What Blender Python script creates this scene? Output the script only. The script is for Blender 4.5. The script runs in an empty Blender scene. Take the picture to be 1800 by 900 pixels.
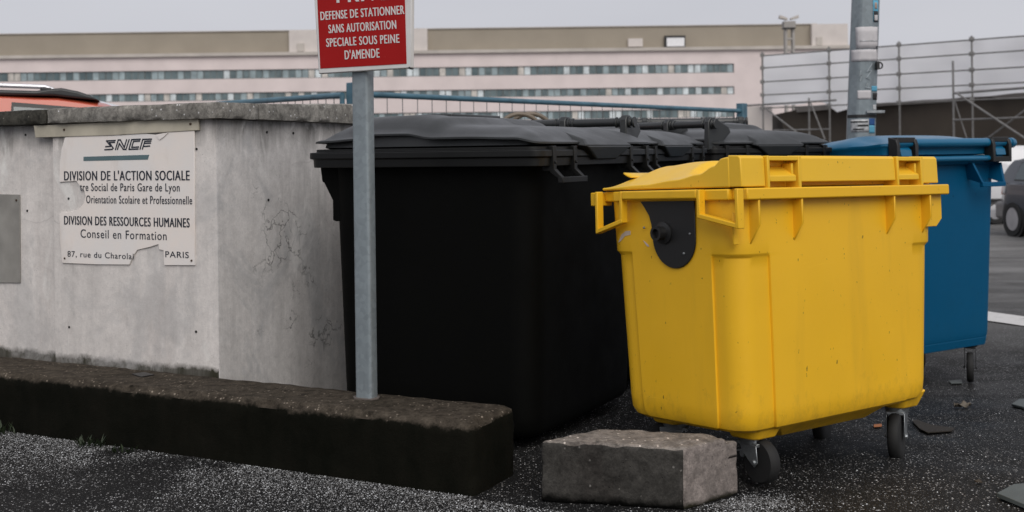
import bpy, bmesh, math, random
from mathutils import Vector, Matrix, noise as mnoise
random.seed(7)
S = bpy.context.scene
COL = S.collection
PI = math.pi

# ------------------------------------------------------------------ camera
H = 1.18                      # eye height
F = 2084.0                    # focal length in photo pixels (photo 1800 wide)
ROLL = math.atan(0.0125)
PX, PY = 900.0, 268.0
cam_d = bpy.data.cameras.new('camera')
cam = bpy.data.objects.new('camera', cam_d); COL.objects.link(cam)
cam_d.sensor_width = 36.0
cam_d.lens = F / 1800 * 36
cam_d.shift_y = -(450 - PY) / 1800
cam_d.clip_start = 0.05; cam_d.clip_end = 3000
cam.location = (0, 0, H)
cam.rotation_mode = 'QUATERNION'
cam.rotation_quaternion = (Matrix.Rotation(PI/2, 3, 'X') @ Matrix.Rotation(-ROLL, 3, 'Z')).to_quaternion()
cam_d.dof.use_dof = True
cam_d.dof.focus_distance = 4.5
cam_d.dof.aperture_fstop = 4.5
S.camera = cam

# ------------------------------------------------------------------ world, sun, exposure
SUN_EL, SUN_AZ = math.radians(42), math.radians(165)   # azimuth clockwise from +Y: behind the camera, to the right
w = bpy.data.worlds.new('World'); S.world = w; w.use_nodes = True
nt = w.node_tree; nt.nodes.clear()
out = nt.nodes.new('ShaderNodeOutputWorld'); bg = nt.nodes.new('ShaderNodeBackground')
sky = nt.nodes.new('ShaderNodeTexSky'); sky.sky_type = 'NISHITA'; sky.sun_disc = False
sky.sun_elevation = SUN_EL; sky.sun_rotation = SUN_AZ
sky.air_density = 1.0; sky.dust_density = 4.0; sky.ozone_density = 1.0
mx = nt.nodes.new('ShaderNodeMix'); mx.data_type = 'RGBA'; mx.inputs[0].default_value = 0.93
tc = nt.nodes.new('ShaderNodeTexCoord'); mp = nt.nodes.new('ShaderNodeMapping'); mp.inputs['Scale'].default_value = (1, 1, 3)
nz = nt.nodes.new('ShaderNodeTexNoise'); nz.inputs['Scale'].default_value = 2.0; nz.inputs['Detail'].default_value = 4
rp = nt.nodes.new('ShaderNodeValToRGB')
rp.color_ramp.elements[0].position = 0.3; rp.color_ramp.elements[0].color = (5.55, 5.6, 6.1, 1)
rp.color_ramp.elements[1].position = 0.7; rp.color_ramp.elements[1].color = (6.35, 6.38, 6.85, 1)
L = nt.links
L.new(tc.outputs['Generated'], mp.inputs['Vector']); L.new(mp.outputs[0], nz.inputs['Vector'])
L.new(nz.outputs['Fac'], rp.inputs[0]); L.new(sky.outputs[0], mx.inputs[6]); L.new(rp.outputs[0], mx.inputs[7])
L.new(mx.outputs[2], bg.inputs['Color']); bg.inputs['Strength'].default_value = 0.087
L.new(bg.outputs[0], out.inputs['Surface'])

sd = bpy.data.lights.new('sun', 'SUN'); sd.energy = 1.5; sd.angle = math.radians(45); sd.color = (1.0, 0.96, 0.9)
sun = bpy.data.objects.new('sun', sd); COL.objects.link(sun)
sdir = Vector((math.sin(SUN_AZ)*math.cos(SUN_EL), math.cos(SUN_AZ)*math.cos(SUN_EL), math.sin(SUN_EL)))
sun.rotation_mode = 'QUATERNION'; sun.rotation_quaternion = sdir.to_track_quat('Z', 'Y'); sun.location = (4, -6, 8)
S.view_settings.view_transform = 'Standard'; S.view_settings.look = 'None'
S.view_settings.exposure = 0.2; S.view_settings.gamma = 1.0; S.view_settings.use_curve_mapping = False

# ------------------------------------------------------------------ helpers
def ray(px, py):
    a = px-PX; b = py-PY
    u = a*math.cos(ROLL)-b*math.sin(ROLL); v = a*math.sin(ROLL)+b*math.cos(ROLL)
    return u/F, -v/F
def at(px, py, Y):
    a, b = ray(px, py); return Vector((a*Y, Y, H+b*Y))
def smooth(t):
    t = max(0.0, min(1.0, t)); return t*t*(3-2*t)
def lerp(a, b, t): return a+(b-a)*t
def interp(x, pts):
    if x <= pts[0][0]: return pts[0][1]
    for (x0, y0), (x1, y1) in zip(pts, pts[1:]):
        if x <= x1: return lerp(y0, y1, smooth((x-x0)/(x1-x0)))
    return pts[-1][1]
def gz(x, y):                     # the ground falls away gently to the back right
    k = max(0.0, min(1.0, (y-4.2)/3.4))*smooth((x-.5)/1.7)
    return -0.38*k - (0.004*max(0, min(y, 60)-7.6) if x > -1 else 0)*smooth((x+1)/2)

class MB:
    def __init__(s): s.v = []; s.f = []
    def add(s, vs, fs):
        n = len(s.v); s.v += [Vector(v) for v in vs]; s.f += [tuple(i+n for i in f) for f in fs]; return s
    def box(s, x0, x1, y0, y1, z0, z1):
        return s.add([(x0,y0,z0),(x1,y0,z0),(x1,y1,z0),(x0,y1,z0),(x0,y0,z1),(x1,y0,z1),(x1,y1,z1),(x0,y1,z1)],
                     [(3,2,1,0),(4,5,6,7),(0,1,5,4),(1,2,6,5),(2,3,7,6),(3,0,4,7)])
    def hexa(s, b, t):                # two quads
        return s.add(list(b)+list(t), [(3,2,1,0),(4,5,6,7),(0,1,5,4),(1,2,6,5),(2,3,7,6),(3,0,4,7)])
    def prism(s, poly, vec):          # 3d polygon extruded by vec
        n = len(poly); vec = Vector(vec); p = [Vector(q) for q in poly]
        return s.add(p+[q+vec for q in p], [tuple(range(n-1,-1,-1)), tuple(range(n,2*n))]+[(i,(i+1)%n,n+(i+1)%n,n+i) for i in range(n)])
    def loft(s, rings, cap0=True, cap1=True):
        n = len(rings[0]); vs = [v for r in rings for v in r]; fs = []
        for k in range(len(rings)-1):
            for i in range(n):
                j = (i+1)%n; fs.append((k*n+i, k*n+j, (k+1)*n+j, (k+1)*n+i))
        if cap0: fs.append(tuple(range(n-1,-1,-1)))
        if cap1: fs.append(tuple((len(rings)-1)*n+i for i in range(n)))
        return s.add(vs, fs)
    def cyl(s, p0, p1, r0, r1=None, n=16, cap=True):
        r1 = r0 if r1 is None else r1
        p0 = Vector(p0); p1 = Vector(p1); q = (p1-p0).to_track_quat('Z', 'Y')
        R = lambda p, r: [p+q@Vector((r*math.cos(2*PI*i/n), r*math.sin(2*PI*i/n), 0)) for i in range(n)]
        return s.loft([R(p0, r0), R(p1, r1)], cap, cap)
    def tube(s, path, r, n=10):
        P = [Vector(p) for p in path]; rings = []
        for i, p in enumerate(P):
            t = (P[min(i+1, len(P)-1)]-P[max(i-1, 0)]).normalized(); q = t.to_track_quat('Z', 'Y')
            rings.append([p+q@Vector((r*math.cos(2*PI*k/n), r*math.sin(2*PI*k/n), 0)) for k in range(n)])
        return s.loft(rings)
    def rev(s, prof, c, ax, n=28):    # revolve (radius, along) about the axis ax through c
        c = Vector(c); q = Vector(ax).normalized().to_track_quat('Z', 'Y')
        rings = [[c+q@Vector((r*math.cos(2*PI*i/n), r*math.sin(2*PI*i/n), h)) for i in range(n)] for r, h in prof]
        return s.loft(rings)
    def build(s, name, m, parent=None, bevel=0, seg=2, sm=True, ang=35, loc=None, rz=0):
        me = bpy.data.meshes.new(name); me.from_pydata([tuple(v) for v in s.v], [], s.f); me.validate()
        bm = bmesh.new(); bm.from_mesh(me); bmesh.ops.recalc_face_normals(bm, faces=bm.faces); bm.to_mesh(me); bm.free()
        if m: me.materials.append(m)
        if sm:
            for p in me.polygons: p.use_smooth = True
            me.set_sharp_from_angle(angle=math.radians(ang))
        o = bpy.data.objects.new(name, me); COL.objects.link(o)
        if parent: o.parent = parent
        if loc is not None: o.location = loc
        o.rotation_euler.z = rz
        if bevel:
            b = o.modifiers.new('bevel', 'BEVEL'); b.width = bevel; b.segments = seg; b.limit_method = 'ANGLE'; b.angle_limit = math.radians(40)
            b.harden_normals = False
        return o

def tag(o, label=None, cat=None, group=None, kind=None):
    if label: o['label'] = label
    if cat: o['category'] = cat
    if group: o['group'] = group
    if kind: o['kind'] = kind
    return o
def empty(name, loc, rz, label, cat, group=None):
    o = bpy.data.objects.new(name, None); COL.objects.link(o); o.empty_display_size = .2
    o.location = loc; o.rotation_euler = (0, 0, rz)
    return tag(o, label, cat, group)
def copy_tree(o, parent=None):
    c = o.copy(); COL.objects.link(c); c.parent = parent
    for ch in o.children: copy_tree(ch, c)
    return c

# ------------------------------------------------------------------ materials
class NT:
    def __init__(s, name):
        s.m = bpy.data.materials.new(name); s.m.use_nodes = True; s.t = s.m.node_tree
        s.b = s.t.nodes['Principled BSDF']; s.tc = None
    def n(s, kind, **kw):
        x = s.t.nodes.new(kind)
        for k, v in kw.items(): setattr(x, k, v)
        return x
    def l(s, a, b): s.t.links.new(a, b)
    def co(s, kind='Object', scale=(1,1,1), loc=(0,0,0)):
        if kind == 'World': src = s.n('ShaderNodeNewGeometry').outputs['Position']
        else: src = s.n('ShaderNodeTexCoord').outputs[kind]
        m = s.n('ShaderNodeMapping'); m.inputs['Scale'].default_value = scale; m.inputs['Location'].default_value = loc
        s.l(src, m.inputs['Vector']); return m.outputs[0]
    def noise(s, scale, detail=4, rough=.55, co=None, dist=0):
        x = s.n('ShaderNodeTexNoise'); x.inputs['Scale'].default_value = scale; x.inputs['Detail'].default_value = detail
        x.inputs['Roughness'].default_value = rough; x.inputs['Distortion'].default_value = dist
        s.l(co or s.co(), x.inputs['Vector']); return x.outputs['Fac']
    def voro(s, scale, co=None, feat='F1', out='Distance', rnd=1.0):
        x = s.n('ShaderNodeTexVoronoi', feature=feat); x.inputs['Scale'].default_value = scale
        x.inputs['Randomness'].default_value = rnd
        s.l(co or s.co(), x.inputs['Vector']); return x.outputs[out]
    def ramp(s, fac, stops, interp='LINEAR'):
        x = s.n('ShaderNodeValToRGB'); e = x.color_ramp.elements; x.color_ramp.interpolation = interp
        while len(e) < len(stops): e.new(.5)
        for k, (p, c) in enumerate(stops):
            e[k].position = p; e[k].color = (c, c, c, 1) if isinstance(c, (int, float)) else (*c, 1)
        s.l(fac, x.inputs[0]); return x.outputs[0]
    def mix(s, fac, a, b, mode='MIX'):
        x = s.n('ShaderNodeMix', data_type='RGBA', blend_type=mode)
        for val, i in ((fac, 0), (a, 6), (b, 7)):
            if isinstance(val, (int, float)): x.inputs[i].default_value = val if i == 0 else (val, val, val, 1)
            elif isinstance(val, tuple): x.inputs[i].default_value = (*val, 1)
            else: s.l(val, x.inputs[i])
        return x.outputs[2]
    def math(s, op, a, b=0.0, clamp=False):
        x = s.n('ShaderNodeMath', operation=op, use_clamp=clamp)
        for i, val in enumerate((a, b)):
            if isinstance(val, (int, float)): x.inputs[i].default_value = val
            else: s.l(val, x.inputs[i])
        return x.outputs[0]
    def sep(s, co, ax):
        x = s.n('ShaderNodeSeparateXYZ'); s.l(co, x.inputs[0]); return x.outputs[ax]
    def bump(s, h, strength=.3, dist=.01):
        x = s.n('ShaderNodeBump'); x.inputs['Strength'].default_value = strength; x.inputs['Distance'].default_value = dist
        s.l(h, x.inputs['Height'])
        s.l(x.outputs[0], s.b.inputs['Normal']); return x
    def base(s, c):
        if isinstance(c, tuple): s.b.inputs['Base Color'].default_value = (*c, 1)
        else: s.l(c, s.b.inputs['Base Color'])
    def set(s, rough=.5, metal=0, spec=.5):
        if isinstance(rough, (int, float)): s.b.inputs['Roughness'].default_value = rough
        else: s.l(rough, s.b.inputs['Roughness'])
        s.b.inputs['Metallic'].default_value = metal; s.b.inputs['Specular IOR Level'].default_value = spec
        return s.m
def plain(name, c, rough=.6, metal=0, spec=.5, var=.12, scale=6, bump=0):
    t = NT(name); f = t.noise(scale, 5)
    t.base(t.mix(t.ramp(f, [(.3, 0.0), (.7, 1.0)]), tuple(x*(1-var) for x in c), tuple(min(1, x*(1+var)) for x in c)))
    if bump: t.bump(t.noise(scale*30, 3), bump, .002)
    return t.set(rough, metal, spec)

def plastic(name, c, rough=.5, dirt=.35, dirtc=(.05,.045,.03), spec=.4):
    t = NT(name)
    big = t.ramp(t.noise(2.2, 5), [(.35, 0.0), (.75, 1.0)])
    col = t.mix(big, tuple(x*.92 for x in c), c)
    streak = t.ramp(t.noise(9, 5, .6, t.co(scale=(1, 1, .12))), [(.55, 0.0), (.8, 1.0)])
    col = t.mix(t.math('MULTIPLY', streak, dirt*.5), col, dirtc)
    spots = t.ramp(t.noise(38, 3, .7), [(.69, 0.0), (.74, 1.0)])
    col = t.mix(t.math('MULTIPLY', spots, dirt), col, dirtc)
    scr = t.ramp(t.noise(26, 2, .5, t.co(scale=(.3, .3, 4)), 1.5), [(.71, 0.0), (.73, 1.0)])
    col = t.mix(t.math('MULTIPLY', scr, dirt*.5), col, tuple(min(1, x*1.25+.03) for x in c))
    wz = t.sep(t.co('World'), 2)                     # splashed mud low down
    sp_ = t.ramp(t.math('ADD', t.math('MULTIPLY', t.math('SUBTRACT', .62, wz, True), .55), t.math('MULTIPLY', t.noise(16, 7, .75, t.co('World', (1, 1, .6))), .62)), [(.50, 0.0), (.68, 1.0)])
    col = t.mix(t.math('MULTIPLY', sp_, dirt*1.3), col, dirtc)
    fl = t.ramp(t.noise(70, 2, .5, t.co(scale=(1, 1, .5))), [(.735, 0.0), (.75, 1.0)])
    col = t.mix(t.math('MULTIPLY', fl, .7), col, tuple(x*.3 for x in dirtc))
    t.base(col)
    t.bump(t.noise(420, 2), .12, .001)
    return t.set(t.ramp(t.noise(5, 4), [(.3, rough-.08), (.7, rough+.1)]), 0, spec)

M_yel = plastic('yellow_plastic', (.90, .51, .018), .45, .3, (.2, .12, .03))
M_yel2 = plastic('yellow_plastic_lid', (.90, .54, .030), .42, .18, (.2, .12, .03))
M_blk = plastic('black_plastic', (.0014, .0015, .0012), .7, .15, (.004, .004, .003), .10)
M_lid = plastic('charcoal_plastic_lid', (.023, .0255, .0265), .40, .3, (.06, .057, .052), .6)
M_rim = plastic('black_rim_plastic', (.0035, .0037, .0034), .45, .3, (.012, .012, .010), .4)
M_blu = plastic('blue_plastic', (.0003, .082, .185), .5, .2, (.004, .07, .14), .15)
M_blu2 = plastic('blue_plastic_lid', (.004, .125, .25), .33, .15, (.1, .15, .2), .6)
M_dk = plain('dark_hardware', (.012, .012, .012), .45)
M_rub = plain('rubber', (.012, .012, .012), .75, bump=.1)
M_steel = plain('zinc_steel', (.34, .36, .37), .38, .8, var=.25, scale=25)

def concrete(name, c, dark, moss=None, drip=0.0, chips=0.0, moss_h=0.0, wet=.85, bumpy=.35, streak=0.0, scuff=0.0, spec=.3, speck=0.0, mot=.5, soft=1.0, side=None):
    t = NT(name); wco = t.co('World')
    a = t.ramp(t.noise(1.6, 8, .62, wco), [(.3, 0.0), (.72, 1.0)])
    col = t.mix(a, tuple(x*(1-.28*soft) for x in c), c)
    f = t.ramp(t.noise(9, 8, .7, wco), [(.38, 0.0), (.7, 1.0)])
    col = t.mix(t.math('MULTIPLY', f, .45*soft), col, tuple(x*.62 for x in c))
    st = t.ramp(t.noise(3.0, 6, .65, t.co('World', (1, 1, .3)), .6), [(.53, 0.0), (.72, 1.0)])
    col = t.mix(t.math('MULTIPLY', st, .55*soft), col, dark)
    fine = t.ramp(t.noise(120, 3, .7, wco), [(.35, 1-.22*soft**2), (.65, 1+.12*soft**2)])
    col = t.mix(1.0, col, fine, 'MULTIPLY')
    pits = t.ramp(t.voro(70, wco), [(.06, 0.0), (.16, 1.0)])
    pm = t.ramp(t.noise(11, 3, .5, wco), [(.52, 0.0), (.6, 1.0)])
    pf = t.math('MULTIPLY', t.math('SUBTRACT', 1.0, pits), pm)
    col = t.mix(t.math('MULTIPLY', pf, .8), col, tuple(x*.25 for x in c))
    if drip:
        z = t.sep(wco, 2)
        dn = t.noise(7, 6, .7, t.co('World', (1, 1, .1)))
        band = t.math('MULTIPLY', t.math('SUBTRACT', z, 1.02), 3.2, True)
        d = t.ramp(t.math('ADD', t.math('MULTIPLY', band, .55), t.math('MULTIPLY', dn, .62)), [(.62, 0.0), (.86, 1.0)])
        col = t.mix(t.math('MULTIPLY', d, drip), col, (.05, .047, .04))
    if moss:
        z = t.sep(wco, 2)
        mn = t.noise(10, 8, .75, wco)
        band = t.math('SUBTRACT', 1.0, t.math('DIVIDE', t.math('SUBTRACT', z, moss_h[0]), moss_h[1]), True)
        d = t.ramp(t.math('ADD', t.math('MULTIPLY', band, .6), t.math('MULTIPLY', mn, .6)), [(.62, 0.0), (.82, 1.0)])
        col = t.mix(d, col, moss)
    cr = t.n('ShaderNodeTexVoronoi', feature='DISTANCE_TO_EDGE'); cr.inputs['Scale'].default_value = 1.7
    wv = t.n('ShaderNodeMix', data_type='VECTOR'); wv.inputs[0].default_value = .12
    nv = t.n('ShaderNodeTexNoise'); nv.inputs['Scale'].default_value = 5; nv.inputs['Detail'].default_value = 6; t.l(wco, nv.inputs['Vector'])
    t.l(wco, wv.inputs[4]); t.l(nv.outputs['Color'], wv.inputs[5]); t.l(wv.outputs[1], cr.inputs['Vector'])
    ck = t.ramp(cr.outputs['Distance'], [(.0015, 1.0), (.005, 0.0)])
    ckm = t.ramp(t.noise(.9, 2, .5, wco), [(.5, 0.0), (.62, 1.0)])
    ckf = t.math('MULTIPLY', ck, ckm)
    col = t.mix(t.math('MULTIPLY', ckf, .6), col, tuple(x*.3 for x in c))
    if streak:          # run-off streaks down the face
        sn = t.ramp(t.noise(13, 7, .72, t.co('World', (1, 1, .07)), .2), [(.36, 0.0), (.66, 1.0)])
        sm = t.ramp(t.noise(1.4, 4, .6, wco), [(.35, .15), (.7, 1.0)])
        col = t.mix(t.math('MULTIPLY', t.math('MULTIPLY', sn, sm), streak), col, tuple(x*.52 for x in c))
        pt = t.ramp(t.noise(2.6, 7, .7, t.co('World', (1, 1, .7), (3, 1, 2)), .9), [(.50, 0.0), (.60, 1.0)])
        col = t.mix(t.math('MULTIPLY', pt, streak*.8), col, tuple(x*.60*k for x, k in zip(c, (.97, 1.0, 1.03))))
        pl = t.ramp(t.noise(4.3, 6, .6, t.co('World', (1, 1, .5), (7, 2, 5)), .5), [(.60, 0.0), (.68, 1.0)])
        col = t.mix(t.math('MULTIPLY', pl, .5), col, tuple(min(.9, x*1.14) for x in c))
    if scuff:           # dark scribbled scuffs
        sc = t.n('ShaderNodeTexVoronoi', feature='DISTANCE_TO_EDGE'); sc.inputs['Scale'].default_value = 9
        w2 = t.n('ShaderNodeMix', data_type='VECTOR'); w2.inputs[0].default_value = .25
        n2 = t.n('ShaderNodeTexNoise'); n2.inputs['Scale'].default_value = 7; n2.inputs['Detail'].default_value = 5; t.l(wco, n2.inputs['Vector'])
        t.l(wco, w2.inputs[4]); t.l(n2.outputs['Color'], w2.inputs[5]); t.l(w2.outputs[1], sc.inputs['Vector'])
        a_ = t.ramp(sc.outputs['Distance'], [(.008, 1.0), (.03, 0.0)]); b_ = t.ramp(t.noise(3.1, 5, .6, t.co('World', (1, 1, 1), (5, 9, 1))), [(.56, 0.0), (.62, 1.0)])
        col = t.mix(t.math('MULTIPLY', t.math('MULTIPLY', a_, b_), scuff), col, tuple(x*.2 for x in c))
    if speck:           # exposed pale aggregate
        v_ = t.n('ShaderNodeTexVoronoi'); v_.inputs['Scale'].default_value = 85; t.l(wco, v_.inputs['Vector'])
        q_ = t.math('MULTIPLY', t.ramp(v_.outputs['Distance'], [(.25, 1.0), (.42, 0.0)]), t.math('LESS_THAN', t.sep(v_.outputs['Color'], 0), t.ramp(t.noise(4, 5, .7, wco), [(.4, 0.02), (.7, speck)])))
        col = t.mix(q_, col, tuple(min(.8, x*2.6+.02) for x in c))
    mo = t.ramp(t.noise(24, 7, .75, wco, .3), [(.3, 1-mot), (.7, 1+mot*.6)])
    col = t.mix(1.0, col, mo, 'MULTIPLY')
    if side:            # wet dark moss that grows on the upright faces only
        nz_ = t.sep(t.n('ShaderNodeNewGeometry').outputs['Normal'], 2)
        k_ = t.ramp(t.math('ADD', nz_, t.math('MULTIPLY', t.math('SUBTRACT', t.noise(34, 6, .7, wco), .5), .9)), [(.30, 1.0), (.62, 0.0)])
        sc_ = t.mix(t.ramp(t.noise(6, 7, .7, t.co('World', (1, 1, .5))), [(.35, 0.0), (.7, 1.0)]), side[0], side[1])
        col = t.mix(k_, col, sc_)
    t.base(col)
    h = t.math('ADD', t.math('MULTIPLY', t.noise(140, 5, .7, wco), .4), t.math('MULTIPLY', t.noise(18, 6, .6, wco), .8))
    h = t.math('SUBTRACT', h, t.math('MULTIPLY', pf, .6))
    t.bump(h, bumpy, .006)
    return t.set(wet, 0, spec)
M_wall = concrete('wall_render', (.84, .795, .76), (.40, .335, .31), (.035, .033, .02), .95, moss_h=(.25, .075), bumpy=.3, streak=.62, mot=.14, soft=.55)
M_wall2 = concrete('wall_render_grey', (.80, .77, .75), (.33, .29, .285), None, .85, bumpy=.3, streak=.85, scuff=.75, mot=.16, soft=.6)
M_cope = concrete('coping_concrete', (.38, .36, .325), (.11, .104, .09), bumpy=.7, mot=.7, speck=.05, streak=.5)
M_cope2 = concrete('mossy_coping_concrete', (.09, .085, .07), (.010, .010, .008), bumpy=.8, mot=.9, streak=.9, speck=.03)
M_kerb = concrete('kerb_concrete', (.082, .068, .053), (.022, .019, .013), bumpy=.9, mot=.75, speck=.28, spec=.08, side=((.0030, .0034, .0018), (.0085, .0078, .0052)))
M_kerbs = concrete('wet_mossy_concrete', (.0065, .0062, .0045), (.0022, .0030, .0012), bumpy=.9, wet=.95, spec=.05, mot=.9, speck=.012)
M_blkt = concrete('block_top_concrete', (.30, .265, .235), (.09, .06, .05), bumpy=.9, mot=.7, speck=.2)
M_blkf = concrete('block_dark_face', (.070, .066, .060), (.020, .014, .0125), (.002, .002, .0015), moss_h=(0, .075), bumpy=.9, mot=.6, speck=.012, spec=.12)  # darker base colour for all faces but the top and the right end
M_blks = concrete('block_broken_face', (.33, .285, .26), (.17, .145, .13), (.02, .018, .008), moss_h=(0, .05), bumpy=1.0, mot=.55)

def asphalt():
    t = NT('wet_asphalt'); wco = t.co('World')
    n1 = t.ramp(t.noise(.8, 6, .6, wco), [(.3, 0.0), (.7, 1.0)])
    col = t.mix(n1, (.0065, .0065, .007), (.0145, .0143, .014))
    g = t.n('ShaderNodeTexVoronoi', voronoi_dimensions='2D'); g.inputs['Scale'].default_value = 120; t.l(wco, g.inputs['Vector'])
    rnd = t.sep(g.outputs['Color'], 0); rnd2 = t.sep(g.outputs['Color'], 1)
    core = t.ramp(g.outputs['Distance'], [(.22, 1.0), (.42, 0.0)])
    # pale chippings in the asphalt, thicker in drifts
    drift = t.ramp(t.noise(1.3, 5, .65, wco), [(.35, .08), (.7, .26)])
    chip = t.math('MULTIPLY', core, t.math('LESS_THAN', rnd, drift))
    cc = t.ramp(rnd2, [(0.0, (.03, .028, .026)), (.5, (.10, .098, .095)), (.75, (.34, .335, .33)), (1.0, (.85, .85, .87))])
    col = t.mix(chip, col, cc)
    g2 = t.n('ShaderNodeTexVoronoi', voronoi_dimensions='2D'); g2.inputs['Scale'].default_value = 60; t.l(wco, g2.inputs['Vector'])
    chip2 = t.math('MULTIPLY', t.ramp(g2.outputs['Distance'], [(.15, 1.0), (.25, 0.0)]), t.math('LESS_THAN', t.sep(g2.outputs['Color'], 0), .045))
    col = t.mix(chip2, col, (.42, .41, .40))
    g3 = t.n('ShaderNodeTexVoronoi', voronoi_dimensions='2D'); g3.inputs['Scale'].default_value = 215; t.l(wco, g3.inputs['Vector'])
    chip3 = t.math('MULTIPLY', t.ramp(g3.outputs['Distance'], [(.2, 1.0), (.45, 0.0)]), t.math('LESS_THAN', t.sep(g3.outputs['Color'], 0), t.ramp(t.noise(2.3, 5, .65, wco), [(.35, .06), (.65, .22)])))
    col = t.mix(chip3, col, t.ramp(t.sep(g3.outputs['Color'], 1), [(0, (.03, .03, .03)), (.6, (.12, .118, .115)), (1, (.45, .45, .45))]))
    # lighter worn road further off
    y = t.sep(wco, 1)
    far = t.math('MULTIPLY', t.math('SUBTRACT', y, 8.5), .25, True)
    col = t.mix(t.math('MULTIPLY', far, .8), col, t.mix(t.ramp(t.noise(1.1, 5, .6, t.co('World', (.25, 1, 1))), [(.35, 0.0), (.65, 1.0)]), (.10, .098, .095), (.26, .255, .25)))
    t.base(col)
    h = t.math('ADD', t.math('MULTIPLY', core, .7), t.noise(60, 5, .7, wco))
    t.bump(h, .8, .006)
    return t.set(t.ramp(t.noise(1.5, 5, .6, wco), [(.4, .5), (.65, .8)]), 0, .16)
M_asph = asphalt()

def grit_mat():
    t = NT('grit_stone'); g = t.n('ShaderNodeNewGeometry')
    t.base(t.ramp(g.outputs['Random Per Island'], [(0, (.02, .019, .018)), (.4, (.09, .088, .085)), (.75, (.28, .28, .28)), (1, (.7, .72, .74))]))
    return t.set(.6)
M_grit = grit_mat()

# ------------------------------------------------------------------ ground
def axis(lo, hi, mid0, mid1, step):
    a = []; x = mid0
    while x <= mid1+1e-6: a.append(x); x += step
    s = step; x = mid1
    while x < hi: s *= 1.5; x += s; a.append(min(x, hi))
    s = step; x = mid0
    while x > lo: s *= 1.5; x -= s; a.insert(0, max(x, lo))
    return a
xs = axis(-900, 900, -4, 5, .15); ys = axis(-60, 1500, 1, 14, .15)
g = MB()
g.add([(x, y, gz(x, y)+(.006*mnoise.noise((x*1.1, y*1.1, 0))+.004*mnoise.noise((x*4, y*4, 3)))*(1 if y < 20 else 0)) for y in ys for x in xs],
      [(j*len(xs)+i, j*len(xs)+i+1, (j+1)*len(xs)+i+1, (j+1)*len(xs)+i) for j in range(len(ys)-1) for i in range(len(xs)-1)])
tag(g.build('ground', M_asph, sm=True, ang=80), 'dark wet asphalt yard with pale chippings', kind='structure')

def marking_mat():
    t = NT('worn_white_paint'); wco = t.co('World')
    m = t.ramp(t.noise(5, 7, .7, t.co('World', (1, 2.5, 1)), 1), [(.32, 0.0), (.42, 1.0)])
    t.base(t.mix(m, (.12, .118, .115), t.mix(t.noise(30, 4, .6, wco), (.5, .49, .48), (.66, .65, .64))))
    t.bump(t.noise(60, 4, .6, wco), .4, .004)
    return t.set(.7)
M_mark = marking_mat()
def sheet(name, p0, p1, wdt, label):
    m = MB(); n = 24; d = (Vector(p1)-Vector(p0)); nrm = Vector((-d.y, d.x)).normalized()
    vs = []
    for i in range(n+1):
        c = Vector(p0)+d*i/n
        for s in (-.5, .5):
            q = c+nrm*s*(wdt+.03*mnoise.noise((i*.8, s, 1))); vs.append((q.x, q.y, gz(q.x, q.y)+.012))
    m.add(vs, [(2*i, 2*i+1, 2*i+3, 2*i+2) for i in range(n)])
    tag(m.build(name, M_mark), label, kind='structure')
sheet('road_marking', (3.6, 12.4), (5.9, 8.0), .5, 'worn white painted band on the asphalt behind the blue bin')

# ------------------------------------------------------------------ kerb with the weeds and the walled corner
RZK = math.atan2(-.4612, .8873)
DK = Vector((.8873, -.4612, 0)); NK = Vector((.4612, .8873, 0))
K0 = Vector((-.148, 4.071, 0))
def rough_block(name, size, r, cell, amp, mats, parent=None, loc=(0,0,0), rz=0, seed=0, pick=None, chip=.0, sizes=None):
    sx, sy, sz = size; m = MB(); idx = {}; mi = []
    N = [max(2, int(round(s/c))) for s, c in zip(size, sizes or (cell,)*3)]
    def vert(p):
        key = tuple(round(c, 5) for c in p)
        if key in idx: return idx[key]
        P = Vector(p); q = Vector([max(r, min(s-r, c)) for c, s in zip(P, size)]); d = P-q
        rr = r
        if chip and d.length > r*1.05: rr = r*(1-chip*max(0, mnoise.noise(P*14+Vector((seed, 0, 5))))*2.2)
        if d.length > 0: P2 = q+d.normalized()*rr
        else: P2 = P
        nn = d.normalized() if d.length > 0 else Vector((0,0,1))
        a = amp*(mnoise.noise(P2*6+Vector((seed,)*3))+.6*mnoise.noise(P2*19+Vector((seed,)*3))+.4*mnoise.noise(P2*45+Vector((seed,)*3)))
        idx[key] = len(m.v); m.v.append(P2+nn*a); return idx[key]
    def face(ax, side):
        u, v = [a for a in range(3) if a != ax]
        for i in range(N[u]):
            for j in range(N[v]):
                q = []
                for a, b in ((i,j),(i+1,j),(i+1,j+1),(i,j+1)):
                    p = [0,0,0]; p[ax] = size[ax]*side; p[u] = size[u]*a/N[u]; p[v] = size[v]*b/N[v]; q.append(vert(p))
                m.f.append(tuple(q)); mi.append((ax, side))
    for ax in range(3):
        for side in (0, 1): face(ax, side)
    o = m.build(name, None, parent, sm=True, ang=60, loc=loc, rz=rz)
    for mt in mats: o.data.materials.append(mt)
    for p, k in zip(o.data.polygons, mi): p.material_index = pick(k, p) if pick else 0
    return o
KL = 5.0
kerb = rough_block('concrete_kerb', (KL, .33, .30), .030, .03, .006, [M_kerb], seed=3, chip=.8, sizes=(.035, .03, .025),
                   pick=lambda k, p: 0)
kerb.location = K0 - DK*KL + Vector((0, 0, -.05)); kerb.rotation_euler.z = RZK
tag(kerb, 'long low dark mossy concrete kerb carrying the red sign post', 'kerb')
h = MB(); a = at(250, 659, 4.99); hp = [at(px, py, 5.0) for px, py in ((232,658),(250,655),(270,659),(250,663))]
hole = []
for px, py in ((232,658),(254,655),(271,659),(248,663)):
    tx, tz = ray(px, py); Y = (.254-H)/tz; hole.append((tx*Y, Y, .2525))
ci = sum((Vector(q) for q in hole), Vector())/4
inv = Matrix.Rotation(-RZK, 3, 'Z')
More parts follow.
